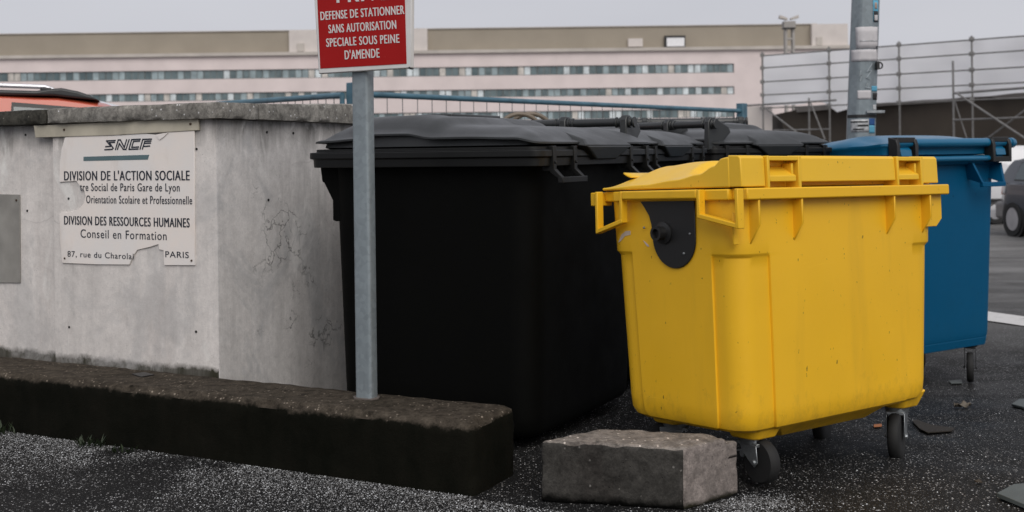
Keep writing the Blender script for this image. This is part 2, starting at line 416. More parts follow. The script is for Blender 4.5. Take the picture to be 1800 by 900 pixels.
h.prism([inv@(Vector(q)-kerb.location) for q in hole], (0, 0, .004))
h.build('drain_slot', M_dk, kerb)

WC = K0 - DK*1.425 + NK*.345
wall = empty('concrete_wall', WC, RZK, 'pale grey rendered concrete wall with a corner and rough coping', 'wall')
def wall_uv(px, py, off=0.0):           # pixel -> local (x, z) on the wall's left face (local y = -off)
    tx, tz = ray(px, py); n = NK; o = WC - NK*off
    Y = o.dot(n)/(tx*n.x+n.y); P = Vector((tx*Y, Y, H+tz*Y)); d = P-WC
    return d.dot(DK), P.z
xj = wall_uv(92, 300)[0]
def wallpiece(x0, x1, y0, y1, z1): return MB().box(x0, x1, y0, y1, -.1, z1)
ZB, ZT = 1.337, 1.41
wallpiece(xj+.006, -.0042, 0, .199, ZB).build('wall_panel', M_wall, wall)
wallpiece(-2.6, xj-.006, .030, .2, ZB).build('wall_panel', M_wall, wall, .006)
MB().prism([(x, y, -.1) for x, y in ((-.004,.0005),(0,.0005),(0,1.1),(-.2,1.1),(-.2,.2),(-.004,.2))], (0, 0, ZB+.098)).build('wall_panel', M_wall2, wall)
def coping(x0, x1, y0, y1, z0, z1, mt, n=60, z0b=None, z1b=None):
    nx = max(2, int((x1-x0)/.03)); ny = max(2, int((y1-y0)/.03)); m = MB(); sc = []
    o = rough_block('coping', (x1-x0, y1-y0, z1-z0), .008, .03, .003, [mt], wall, (x0, y0, z0), 0, seed=x0*3+y0, chip=.8, sizes=(.03,.03,.02))
    if z1b is not None:
        for v in o.data.vertices:
            t = v.co.y/(y1-y0); k = v.co.z/(z1-z0); v.co.z += lerp((z0b-z0)*t, (z1b-z1)*t, k)
    return o
coping(xj+.006, .035, -.035, .235, ZB+.001, ZT, M_cope)
coping(-2.62, xj-.006, -.03, .235, ZB+.001, ZT-.004, M_cope2)
coping(-.235, .035, .237, 1.1, ZB+.001, ZT, M_cope, z0b=1.328, z1b=1.435)

# plate, batten and notice on the wall's left face
def face_poly(pxs, off): return [Vector((x, -off, z)) for x, z in (wall_uv(px, py, off) for px, py in pxs)]
def on_wall(name, label, cat):
    return empty(name, WC, RZK, label, cat)
M_bat = plain('faded_cream_strip', (.50, .46, .37), .7, var=.25, scale=5)
M_pan = plain('faded_grey_panel', (.27, .26, .24), .8, var=.2, scale=7)
M_rust = plain('rusty_screw', (.06, .035, .02), .7)
def screw(parent, px, py, off, r=.006):
    x, z = wall_uv(px, py, off); MB().cyl((x, -off+.001, z), (x, -off-.004, z), r, r*.8, 10).build('screw', M_rust, parent)
t = on_wall('cream_batten', 'long faded cream strip screwed under the coping above the torn notice', 'batten')
MB().prism(face_poly([(62,221),(351,208),(352,229),(200,238),(65,242)], .001), (0, -.010, 0)).build('strip', M_bat, t, .002)
screw(t, 113, 228, .011); screw(t, 335, 218, .011)
t = on_wall('blank_panel', 'plain grey panel fixed low on the far left of the wall', 'panel')
MB().prism(face_poly([(-60,340),(36,342),(37,497),(-60,496)], -.029), (0, -.006, 0)).build('panel', M_pan, t, .001)
screw(t, 29, 352, -.023)
M_hole = plain('drill_hole', (.01, .01, .01), .9)
for px, py in ((36,237),(39,371),(121,349),(122,575),(345,583),(346,262)):
    x, z = wall_uv(px, py, 0); off = .0 if x > xj else -.030
    MB().cyl((x, .004-off, z), (x, -.003-off, z), .0055, None, 8).build('bolt', M_hole, wall)
# bolts on the right-hand face
for yy, z in ((.33, 1.285), (.52, 1.282), (.335, .98)):
    MB().cyl((-.004, yy, z), (.003, yy, z), .006, None, 8).build('bolt', M_hole, wall)

def notice_mat():
    t = NT('cream_notice_board'); co = t.co()
    a = t.ramp(t.noise(3.2, 5, .6), [(.35, 0.0), (.7, 1.0)])
    col = t.mix(a, (.88, .80, .74), (.80, .785, .775))
    st = t.ramp(t.noise(6, 6, .65, t.co(scale=(1, 1, .35))), [(.58, 0.0), (.8, 1.0)])
    col = t.mix(t.math('MULTIPLY', st, .35), col, (.45, .34, .24))
    t.base(col); t.bump(t.noise(20, 4), .08, .004)
    return t.set(.55)
M_not = notice_mat()
M_ink = plain('dark_blue_lettering', (.012, .018, .032), .6)
M_bar = plain('slate_blue_bar', (.10, .16, .175), .6)
notice = on_wall('notice_board', 'torn cream notice board with dark blue lettering on the concrete wall', 'notice')
OFF = .001; TH = .006
outline = [(116,241),(137,239),(150,238),(166,239),(181,237),(200,236),(214,238),(230,236),(258,235),(275,237),(300,232),(343,230),(343,350),(344,466),(290,466),
           (289,440),(281,438),(280,429),(265,434),(243,439),(236,449),(229,465),(170,464.5),(111,462),(107,420),(106,375),
           (124,373),(140,368),(149,357),(152,345),(150,336),(142,327),(138,321),(136,318),(120,319),(106,320),(107,285),(110,262)]
MB().prism(face_poly(outline, OFF), (0, -TH, 0)).build('board', M_not, notice, .0008, 1)
# curled torn flap at the top right
MB().prism(face_poly([(275,238),(296,233.5),(288,241),(281,246)], OFF+TH+.001), (0, -.003, 0)).build('torn_flap', M_not, notice)
for px, py in ((114,454),(337,458)): screw(notice, px, py, OFF+TH, .005)

def text_mesh(txt, bold=0.0):
    cu = bpy.data.curves.new('t', 'FONT'); cu.body = txt; cu.size = 1; cu.offset = 0; cu.space_character = 1.12; cu.resolution_u = 4
    o = bpy.data.objects.new('t', cu); COL.objects.link(o)
    dg = bpy.context.evaluated_depsgraph_get(); me = bpy.data.meshes.new_from_object(o.evaluated_get(dg))
    bpy.data.objects.remove(o); bpy.data.curves.remove(cu)
    return me
CAPH = None
def cap_height():
    global CAPH
    if CAPH is None:
        me = text_mesh('H'); CAPH = max(v.co.y for v in me.vertices); bpy.data.meshes.remove(me)
    return CAPH
def lettering(name, txt, origin, right, up, width, cap, mt, parent, bold=0.0, th=.0012):
    """letters lying in the plane (right, up), first glyph's left edge at origin"""
    me = text_mesh(txt, bold); x0 = min(v.co.x for v in me.vertices); x1 = max(v.co.x for v in me.vertices); k = cap/cap_height()
    nrm = Vector(right).cross(Vector(up)).normalized()
    for v in me.vertices:
        v.co = Vector(origin)+Vector(right)*((v.co.x-x0)/(x1-x0)*width)+Vector(up)*(v.co.y*k)
    bm = bmesh.new(); bm.from_mesh(me)
    if bold:            # second strike a hair to the side and proud, for a heavy weight
        d = bmesh.ops.duplicate(bm, geom=bm.verts[:]+bm.edges[:]+bm.faces[:])
        bmesh.ops.translate(bm, vec=Vector(right)*cap*bold*2.6+nrm*.0003, verts=[e for e in d['geom'] if isinstance(e, bmesh.types.BMVert)])
    r = bmesh.ops.extrude_face_region(bm, geom=bm.faces[:])
    bmesh.ops.translate(bm, vec=nrm*th, verts=[e for e in r['geom'] if isinstance(e, bmesh.types.BMVert)])
    bmesh.ops.recalc_face_normals(bm, faces=bm.faces); bm.to_mesh(me); bm.free()
    for p_ in me.polygons: p_.use_smooth = False
    me.materials.clear(); me.materials.append(mt); me.name = name
    o = bpy.data.objects.new(name, me); COL.objects.link(o); o.parent = parent; return o
def wall_text(txt, px0, py0, px1, cap_px, bold=0.0):
    x0, z0 = wall_uv(px0, py0, OFF+TH); x1, _ = wall_uv(px1, py0, OFF+TH); _, z1 = wall_uv(px0, py0-cap_px, OFF+TH)
    lettering('lettering', txt, (x0, -(OFF+TH)-.0001, z0), (1,0,0), (0,0,1), x1-x0, z1-z0, M_ink, notice, bold)
wall_text("DIVISION DE L'ACTION SOCIALE", 113, 317, 333, 16, .022)
wall_text("tre Social de Paris Gare de Lyon", 141, 335.5, 316, 13.5, -.003)
wall_text("Orientation Scolaire et Professionnelle", 152, 357, 338, 13.5, -.003)
wall_text("DIVISION DES RESSOURCES HUMAINES", 113, 394.5, 333, 15, .022)
wall_text("Conseil en Formation", 142, 417.5, 293, 14.5)
wall_text("87, rue du Charolai", 119, 451, 235, 10)
wall_text("PARIS", 291, 452, 332, 10.5, .004)
x = MB().prism(face_poly([(147,275.5),(262.5,272),(260,280.5),(147,283)], OFF+TH), (0, -.001, 0)).build('blue_bar', M_bar, notice)
lg = MB()
Z2 = lambda p: wall_uv(90+p[0]/6.667, 225+p[1]/6.667, OFF+TH)
for path in ([(752,146),(650,151),(700,214),(640,219)], [(745,167),(684,171),(728,236),(716,250),(630,254)],
             [(755,252),(787,140),(812,140),(858,228),(885,137)], [(778,250),(800,182),(846,250),(878,250),(915,136)],
             [(1045,131),(945,136),(912,250),(1020,246)], [(1038,152),(966,157),(945,226),(1026,222)],
             [(1177,130),(1075,133),(1043,247)], [(1170,152),(1098,157),(1070,246)], [(1165,176),(1100,180)], [(1156,211),(1092,215)]):
    q = [Vector((*Z2(p), 0)) for p in path]
    for a, b in zip(q, q[1:]):
        d = (b-a).normalized(); nn = Vector((-d.y, d.x, 0))*.0031; a2 = a-d*.0026; b2 = b+d*.0026
        lg.prism([(c.x, -(OFF+TH)-.0001, c.y) for c in (a2+nn, b2+nn, b2-nn, a2-nn)], (0, -.0012, 0))
lg.build('logo', M_ink, notice)

# ------------------------------------------------------------------ red no-parking sign on its galvanised post
def galv(name, c, sc=1.0):
    t = NT(name); co = t.co()
    v = t.voro(55*sc, co, out='Color'); a = t.noise(5*sc, 5, .6, co)
    col = t.mix(t.ramp(a, [(.3, 0.0), (.7, 1.0)]), tuple(x*.72 for x in c), c)
    col = t.mix(.22, col, t.mix(t.sep(v, 0), tuple(x*.6 for x in c), tuple(min(1, x*1.35) for x in c)))
    dr = t.ramp(t.noise(14*sc, 5, .65, t.co(scale=(1, 1, .12))), [(.58, 0.0), (.78, 1.0)])
    col = t.mix(t.math('MULTIPLY', dr, .4), col, tuple(x*.4 for x in c))
    t.base(col); t.bump(t.noise(45, 4), .08, .002)
    return t.set(.5, .35, .5)
M_galv = galv('galvanised_steel', (.29, .335, .36))
M_pole = galv('galvanised_pole', (.27, .315, .34), .6)
PB = Vector((-.565, 4.52, .25))
post_root = empty('parking_sign', PB, RZK, 'red no parking sign with white lettering on a square steel post', 'sign')
m = MB(); r = .012; hw, hd = .037, .026
def rrect(hx, hy, r, n=4):
    p = []
    for cx, cy, a0 in ((hx-r, hy-r, 0), (-hx+r, hy-r, 90), (-hx+r, -hy+r, 180), (hx-r, -hy+r, 270)):
        for i in range(n+1):
            a = math.radians(a0+90*i/n); p.append((cx+r*math.cos(a), cy+r*math.sin(a)))
    return p
sec = rrect(hw, hd, r, 4)
m.loft([[(x, y, z) for x, y in sec] for z in (-.03, .2, .7, 1.35)]); m.build('post', M_galv, post_root, ang=60)
m = MB(); m.loft([[(x*1.35+.012*mnoise.noise((x*90, y*90, 2)), y*1.45, z) for x, y in rrect(hw, hd, .02, 4)] for z in (-.01, .006)])
m.build('mortar_collar', plain('mortar', (.13, .11, .10), .9, scale=30, bump=.4), post_root)
OP = .05
def post_uv(px, py, off=OP):
    tx, tz = ray(px, py); o = PB-NK*off; Y = o.dot(NK)/(tx*NK.x+NK.y); P = Vector((tx*Y, Y, H+tz*Y)); return (P-PB).dot(DK), P.z-PB.z
def post_poly(pxs, off): return [Vector((x, -off, z)) for x, z in (post_uv(*p, off) for p in pxs)]
M_sgw = plain('sign_frame_white', (.66, .65, .64), .5, scale=4); 
def red_mat():
    t = NT('sign_red'); s = t.ramp(t.noise(22, 4, .6, t.co(scale=(4, 1, .5)), 1), [(.7, 0.0), (.72, 1.0)])
    t.base(t.mix(t.math('MULTIPLY', s, .25), t.mix(t.noise(7, 5), (.33, .006, .006), (.38, .009, .009)), (.6, .2, .18)))
    return t.set(.5, 0, .2)
M_red = red_mat()
MB().prism(post_poly([(548,-66),(724,-80),(722.5,119.5),(560,130)], OP), (0, .022, 0)).build('sign_box', M_sgw, post_root, .004)
MB().prism(post_poly([(555,-58),(709.5,-70),(714.5,112),(563,120.5)], OP+.0015), (0, .003, 0)).build('sign_face', M_red, post_root)
MB().prism(post_poly([(717,120),(719,117),(725,121),(721,122)], OP+.002), (0, .012, 0)).build('corner_cap', M_dk, post_root)
def sign_text(txt, p0, p1, cap_px, bold=.02):
    a = Vector(post_uv(*p0, OP+.0015)); b = Vector(post_uv(*p1, OP+.0015)); c = Vector(post_uv(p0[0]-cap_px*.06, p0[1]-cap_px, OP+.0015))
    r = (b-a); up = (c-a)
    R3 = Vector((r.x, 0, r.y)); U3 = Vector((up.x, 0, up.y))
    lettering('lettering', txt, (a.x, -(OP+.0016), a.y), R3.normalized(), U3.normalized(), R3.length, U3.length, M_sgw, post_root, bold)
sign_text('PRIVE', (592, 5), (684, -1), 24, .03)
sign_text('DEFENSE DE STATIONNER', (564, 35.5), (710.5, 24.5), 14.5)
sign_text('SANS AUTORISATION', (578, 58.5), (696.5, 50.5), 14.5)
sign_text('SPECIALE SOUS PEINE', (574, 82.5), (702, 75), 14.5)
sign_text("D'AMENDE", (606.5, 104.5), (667, 101), 15.5)

# ------------------------------------------------------------------ bins: shared pieces
def rrect2(hx, hy, r, n=6): return rrect(hx, hy, min(r, hx-.001, hy-.001), n)
def dense_rrect(hx, hy, r, nc=5, ns=10, brk=None):
    """rounded rectangle with points along its straight sides too"""
    r = min(r, hx-.002, hy-.002); p = []
    cs = ((hx-r, hy-r, 0), (-hx+r, hy-r, 90), (-hx+r, -hy+r, 180), (hx-r, -hy+r, 270))
    for k, (cx, cy, a0) in enumerate(cs):
        arc = [(cx+r*math.cos(math.radians(a0+90*i/nc)), cy+r*math.sin(math.radians(a0+90*i/nc))) for i in range(nc+1)]
        p += arc
        nx, ny, na = cs[(k+1)%4]; e = (nx+r*math.cos(math.radians(na)), ny+r*math.sin(math.radians(na))); s = arc[-1]
        tt = [i/ns for i in range(1, ns)]
        if brk:
            Ls = math.hypot(e[0]-s[0], e[1]-s[1]); b = (brk[0] if abs(e[0]-s[0]) > abs(e[1]-s[1]) else brk[1])-r
            ex = [b*.5/Ls, (b-.003)/Ls, (b+.001)/Ls, (b+.005)/Ls, (b+.011)/Ls]
            tt = ex+[lerp(ex[-1], 1-ex[-1], i/12) for i in range(1, 12)]+[1-q for q in reversed(ex)]
        p += [(lerp(s[0], e[0], q), lerp(s[1], e[1], q)) for q in tt]
    return p
def bin_body(L0, D0, L1, D1, z0, z1, r, off=.0, cz=.0, x0=0, x1=0, y0=0, y1=0, zx=.15, zy=.115, tuck=1.0):
    """tub: bottom L0 x D0 at z0, top L1 x D1 at z1; corner columns stand off the panels by off below cz"""
    rings = []
    zs = sorted([z0+.0, z0+.012, z0+.035, z0+.08]+[lerp(z0+.1, z1, i/14) for i in range(15)]+([cz-.008, cz, cz+.008] if cz else []))
    for z in zs:
        t = (z-z0)/(z1-z0); hx = lerp(L0, L1, t)/2; hy = lerp(D0, D1, t)/2
        e = tuck*(.030 if z == zs[0] else .012 if z == zs[1] else .002 if z == zs[2] else 0)
        hx -= e; hy -= e
        k = off*(1-smooth((z-cz+.008)/.016))
        base = dense_rrect(hx, hy, r, 6, 24, (zx, zy)); ring = []
        for x, y in base:
            bulge = .006*math.sin(PI*t)
            cx = hx-abs(x); cy = hy-abs(y)      # the corner columns stand back from the panels
            kk = k*(1-smooth((max(cx-zx, cy-zy))/.010))
            if cy < .001 and cx > r: y += math.copysign(bulge*smooth((cx-.1)/.4), y)
            x -= math.copysign(kk, x); y -= math.copysign(kk, y)
            ring.append((x+lerp(x0, x1, t), y+lerp(y0, y1, t), z))
        rings.append(ring)
    return MB().loft(rings)
def caster(parent, x, y, ztop, zg, ang, steel=True, r=None):
    """swivel caster hanging from ztop to the ground zg"""
    R = min(.095, (ztop-zg)*.46) if r is None else r
    c = Vector((x, y, 0)); d = Vector((math.cos(ang), math.sin(ang), 0)); s = Vector((-d.y, d.x, 0))
    ax = c+d*.04; zc = zg+R
    m = MB(); m.cyl((x, y, ztop-.02), (x, y, ztop+.004), .045, .05, 16)
    m.prism([c+d*.055+s*.034+Vector((0,0,ztop-.026)), c-d*.05+s*.034+Vector((0,0,ztop-.026)), c-d*.05-s*.034+Vector((0,0,ztop-.026)), c+d*.055-s*.034+Vector((0,0,ztop-.026))], (0,0,.012))
    for sg in (1, -1):
        q = s*sg*.032
        poly = [c+d*.052+q+Vector((0,0,ztop-.02)), c-d*.035+q+Vector((0,0,ztop-.02)), c-d*.02+q+Vector((0,0,ztop-.05)), ax-d*.02+q+Vector((0,0,zc-.005)), ax+q+Vector((0,0,zc-.018)), ax+d*.018+q+Vector((0,0,zc))]
        m.prism(poly, s*sg*.004)
        m.cyl(ax+q+Vector((0,0,zc)), ax+q*1.35+Vector((0,0,zc)), .011, .009, 8)
    o = m.build('caster', M_steel if steel else M_dk, parent, .0015, 1)
    t = MB().rev([(R*.45,-.022),(R*.9,-.022),(R*.98,-.014),(R,0),(R*.98,.014),(R*.9,.022),(R*.45,.022)], ax+Vector((0,0,zc)), s)
    t.rev([(.004,-.024),(R*.5,-.018),(R*.5,.018),(.004,.024)], ax+Vector((0,0,zc)), s, 16)
    t.build('tyre', M_rub, o, ang=50)
    if steel:
        b = MB(); b.hexa([c-d*.03-s*.03+Vector((0,0,ztop-.05)), c-d*.03+s*.03+Vector((0,0,ztop-.05)), c-d*.13+s*.03+Vector((0,0,ztop-.075)), c-d*.13-s*.03+Vector((0,0,ztop-.075))],
                         [c-d*.03-s*.03+Vector((0,0,ztop-.045)), c-d*.03+s*.03+Vector((0,0,ztop-.045)), c-d*.13+s*.03+Vector((0,0,ztop-.07)), c-d*.13-s*.03+Vector((0,0,ztop-.07))])
        b.cyl(c-d*.03-s*.03+Vector((0,0,ztop-.06)), c-d*.03+s*.03+Vector((0,0,ztop-.06)), .012, None, 10)
        b.build('brake_pedal', M_steel, o, .001, 1)
    return o

# ------------------------------------------------------------------ black domed-lid bins
def make_black_bin(L_, D_, hr=1.2, hinge=None):
    root = empty('wheeled_bin', (0,0,0), 0, '', 'bin')
    hx, hy = L_/2, D_/2
    bin_body(L_-.17, D_-.19, L_-.13, D_-.13, .05, hr-.03, .10, .0, 0).build('body', M_blk, root, ang=50)
    m = MB()                                           # stepped rim
    R = lambda i, z: [(x, y, z) for x, y in rrect2(hx-i, hy-i, .05)]
    m.loft([R(.085, hr-.075), R(.012, hr-.075), R(.010, hr-.04), R(.0, hr-.038), R(0, hr-.012), R(.02, hr-.010), R(.02, hr+.002), R(.06, hr+.003)])
    m.build('rim', M_rim, root, .003, 2)
    # side ribs under the rim: angled bracket plates on both short sides at front and rear
    for sx in (-1, 1):
        p = [(hy-.012, hr-.074), (hy-.020, hr-.135), (hy-.03, hr-.14), (hy-.075, hr-.215), (hy-.075, hr-.30), (hy-.092, hr-.305), (hy-.18, hr-.3), (hy-.18, hr-.074)]
        for xx in (hx-.088, hx-.22): MB().prism([(sx*xx, y, z) for y, z in p], (-sx*.016, 0, 0)).build('rib', M_blk, root, .003, 1)
    # lift brackets at the front
    for sx in (-1, 1):
        m = MB(); xc = sx*(hx-.21); yb = -hy-.004
        for s2 in (-1, 1):
            x = xc+s2*.095
            m.hexa([(x-.014, yb, hr-.094), (x+.014, yb, hr-.094), (x+.014, yb+.05, hr-.094), (x-.014, yb+.05, hr-.094)], [(x-.014, yb, hr+.004), (x+.014, yb, hr+.004), (x+.014, yb+.05, hr+.004), (x-.014, yb+.05, hr+.004)])
            m.hexa([(x-.012, yb-.035, hr-.118), (x+.012, yb-.035, hr-.118), (x+.012, yb-.018, hr-.124), (x-.012, yb-.018, hr-.124)],
                   [(x-.014, yb-.002, hr-.086), (x+.014, yb-.002, hr-.086), (x+.014, yb+.02, hr-.096), (x-.014, yb+.02, hr-.096)])
            m.cyl((x, yb-.006, hr-.06), (x, yb+.002, hr-.06), .006, None, 8)
        m.box(xc-.115, xc+.115, yb-.042, yb-.020, hr-.140, hr-.117)
        m.build('lift_bracket', M_rim, root, .003, 2)
    # lid: ring lofts over a dome that is high at the rear and steps down to the front
    lx, ly = hx-.012, hy-.012
    prof = [(0,.05),(.06,.075),(.2,.088),(.38,.096),(.42,.10),(.485,.132),(.62,.145),(.8,.142),(.92,.10),(1,.045)]
    edge = [(0,.02),(.1,.038),(.3,.044),(.44,.044),(.56,.062),(.72,.062),(.80,.044),(.9,.038),(1,.034)]
    ezx = [(0,1.0),(.12,1.0)]
    def ring(i, zf):
        pts = dense_rrect(lx-i, ly-i, max(.012, .07-i*.6), 5, 40)
        return [(x, y, hr+.003+zf(x, y)) for x, y in pts]
    u = lambda y: (y+ly)/(2*ly)
    E_ = lambda x, y: interp(u(y), edge)
    T_ = lambda x, y: interp(u(y), prof)-.010*(abs(x)/lx)**2
    def dome(k): return lambda x, y: lerp(E_(x, y), T_(x, y), k)
    rings = [ring(.05, lambda x, y: 0.0), ring(.035, lambda x, y: .006), ring(.04, lambda x, y: E_(x, y)-.014), ring(.0, lambda x, y: E_(x, y)-.010), ring(0, lambda x, y: E_(x, y)-.003),
             ring(.006, lambda x, y: E_(x, y))]
    mx_ = min(lx, ly)-.01
    for i, k in ((.03,.10),(.05,.30),(.075,.55),(.105,.78),(.14,.92),(.18,.985),(.23,1)): rings.append(ring(i, dome(k)))
    n = 10
    for j in range(1, n+1): rings.append(ring(lerp(.23, mx_, j/n), dome(1)))
    lid = MB().loft(rings).build('lid', M_lid, root, ang=34)
    # front grip: hanging trapezoid nose
    m = MB(); gy = -hy-.030
    m.hexa([(-.10, gy+.02, hr-.055), (.10, gy+.02, hr-.055), (.13, gy+.055, hr-.05), (-.13, gy+.055, hr-.05)],
           [(-.24, gy, hr+.004), (.24, gy, hr+.004), (.24, gy+.07, hr+.012), (-.24, gy+.07, hr+.012)])
    m.hexa([(-.24, gy, hr+.0045), (.24, gy, hr+.0045), (.24, gy+.16, hr+.01), (-.24, gy+.16, hr+.01)],
           [(-.20, gy+.03, hr+.03), (.20, gy+.03, hr+.03), (.20, gy+.16, hr+.075), (-.20, gy+.16, hr+.075)])
    m.build('lid_grip', M_lid, lid, .008, 3)
    # raised flat plates on the dome
    MB().box(-.22, .22, .06, .22, hr+.135, hr+.151).build('lid_plate', M_lid, lid, .006, 2)
    # hinge tube carried by lugs: along the rear, or along the left end
    def hinge_set(Q, span, lugs, zz, tr):
        """Q maps (along, out, z) to the bin; out = 0 at the rim edge, positive outwards"""
        m = MB(); m.cyl(Q(span[0], -.03, zz), Q(span[1], -.03, zz), tr, None, 16)
        for c in lugs:
            for k in (-2, -1, 1, 2): m.cyl(Q(c+k*.024-.006, -.03, zz), Q(c+k*.024+.006, -.03, zz), tr+.006, None, 16)
        m.build('hinge_tube', M_lid, root, .002, 1)
        for c in lugs:
            m = MB(); p = [(.005, zz-.03), (.01, hr-.02), (-.06, hr-.02), (-.20, hr+.075), (-.18, hr+.105), (-.05, zz+.034), (-.015, zz+.034), (.004, zz+.012)]
            m.prism([Q(c-.018, y, z) for y, z in p], Q(c+.018, 0, 0)-Q(c-.018, 0, 0))
            e = -1 if c == min(lugs) else 1
            m.rev([(.002,.0),(.021,.0),(.021,.012),(.012,.018),(.002,.02)], Q(c+e*.018, -.03, zz), Q(e, 0, 0)-Q(0, 0, 0), 14)
            m.build('hinge_lug', M_lid, root, .005, 2)
    if hinge == 'rear': hinge_set(lambda a, o, z: Vector((a, hy+o, z)), (-hx+.12, hx-.12), (-hx+.12, -hx+.36, hx-.36, hx-.12), hr+.155, .026)
    if hinge == 'end': hinge_set(lambda a, o, z: Vector((-hx-o, a, z)), (-hy+.06, hy-.12), (-hy+.06, -hy+.40, hy-.30), hr+.118, .020)
    for sx in (-1, 1):
        for sy in (-1, 1): caster(root, sx*(hx-.33), sy*(hy-.30), .07, 0, .5+sx+sy, False)
    return root
def place_bin(root, th, cx, cy, L_, D_, z, hr=1.2):
    """near corner at (cx, cy); long side runs right and back at th degrees from the view axis"""
    t = math.radians(th); A = Vector((math.sin(t), math.cos(t), 0)); B = Vector((-math.cos(t), math.sin(t), 0))
    root.location = Vector((cx, cy, z))+A*L_/2+B*D_/2; root.rotation_euler.z = PI/2-t
    root.scale.z = (hr-z)/hr
BG = 'black domed-lid wheeled bins crowded behind the yellow bin'
b0 = make_black_bin(1.2, 1.12)
b_end = make_black_bin(1.2, 1.12, hinge='end'); b_rear = make_black_bin(1.2, 1.12, hinge='rear')
def black(th, cx, cy, sx, sy, z, label, r):
    place_bin(r, th, cx, cy, 1.2*sx, 1.12*sy, z); r.scale.x = sx; r.scale.y = sy
    tag(r, label, 'bin', BG); return r
black(28.2, .109, 4.50, 1, 1, 0, 'big black bin right behind the sign post and kerb', b0)
black(28.0, .584, 5.64, .917, .95, gz(.6, 6.0)*.5, 'black bin squeezed between the nearest black bin and the one beside the blue bin', b_end)
black(50.4, 1.154, 6.75, .958, .94, gz(1.3, 7.3)*.7, 'black bin with a wide hanging lid grip touching the blue bin', copy_tree(b_end))
r = b_rear; r.location = (.3, 8.86, 0); r.rotation_euler.z = PI; r.scale = (1.08, 1, 1.01)
tag(r, 'black bin with its hinge tube turned this way and bent brown tubes on its lid', 'bin', BG)
r = copy_tree(b_rear); r.location = (1.33, 10.12, gz(1.33, 10.1)); r.rotation_euler.z = PI; r.scale = (1.08, 1, 1.02-gz(1.33, 10.1)/1.2)
tag(r, 'rearmost black bin with its hinge tube turned this way, near the lamp post', 'bin', BG)

# bent brown tubes lying on the lid
bt = empty('bent_tube', (.06, 8.75, 1.335), 0, 'pair of bent brown tubes arching up from a black bin lid', 'tube')
for dx, dy, rr in ((0, 0, .135), (.08, .10, .14)):
    pth = [(dx+rr*1.05*math.cos(a), dy+.02*math.cos(a), .02+rr*.8*math.sin(a)) for a in [PI*i/20 for i in range(21)]]
    MB().tube(pth, .017, 10).build('hoop', plain('brown_bentwood', (.16, .125, .09), .5), bt)

# ------------------------------------------------------------------ yellow bin
YT = math.radians(52.05); YA = Vector((math.sin(YT), math.cos(YT), 0)); YBv = Vector((-math.cos(YT), math.sin(YT), 0))
YC = Vector((.754, 3.890, 0)); YL, YD = 1.251, .707
yel = empty('wheeled_bin', YC+YA*YL/2+YBv*YD/2, PI/2-YT, 'bright yellow wheeled bin with a black round-bottomed plate on its end', 'bin')
yhx, yhy = YL/2, YD/2; YH = 1.031
# rotation that lets the bin lean a little with the ground
yel.rotation_mode = 'XYZ'
yel.rotation_euler = (math.radians(-2.0), math.radians(.9), PI/2-YT)
def ya(px, py, z=None):     # photo pixel on the hinge face -> local x
    tx, _ = ray(px, py); nrm = -YBv; o = YC
    # plane through YC spanned by YA and z
    n = Vector((YA.y, -YA.x, 0)); Y = o.dot(n)/(tx*n.x+n.y); P = Vector((tx*Y, Y, 0)); return (P-YC).dot(YA)-yhx
def yb(px, py):             # photo pixel on the near short side (plane x = -yhx) -> local y
    tx, _ = ray(px, py); n = YA; Y = YC.dot(n)/(tx*n.x+n.y); P = Vector((tx*Y, Y, 0)); return (P-YC).dot(YBv)-yhy
bx0, bx1 = -yhx+.045, yhx-.022      # body ends at the rim
bb0, bb1 = -yhx+.066, yhx-.075      # at the bottom
TD, BD = .652, .610
bin_body(bb1-bb0, BD, bx1-bx0, TD, .192, YH-.02, .075, .009, .80, (bb0+bb1)/2, (bx0+bx1)/2, .002, .0175, .150, .115).build('body', M_yel, yel, ang=30)
# rim
m = MB(); zr = YH
m.box(-yhx+.05, yhx, -yhy, -yhy+.07, zr-.040, zr); m.box(yhx-.12, yhx-.002, -yhy+.068, yhy, zr-.04, zr-.001)
m.box(-yhx+.05, yhx-.12, yhy-.07, yhy-.001, zr-.04, zr-.0015); m.box(-yhx+.03, -yhx+.12, -yhy+.068, yhy-.068, zr-.04, zr-.002)
m.build('rim', M_yel, yel, .005, 2)
# gussets below the rim on the hinge side
gx = [ya(1346, 400), ya(1422, 390), ya(1585, 375), ya(1648, 370)]
for x in gx:
    p = [(-yhy+.004, zr-.04), (-yhy+.004, zr-.125), (-yhy+.06, zr-.21), (-yhy+.07, zr-.04)]
    MB().prism([(x-.004, y, z) for y, z in p], (.009, 0, 0)).build('gusset', M_yel, yel, .002, 1)
p = [(yhx-.012, zr-.04), (yhx-.012, zr-.135), (yhx-.05, zr-.165), (yhx-.12, zr-.165), (yhx-.12, zr-.04)]
MB().prism([(x, -yhy+.03, z) for x, z in p], (0, .010, 0)).build('gusset', M_yel, yel, .002, 1)
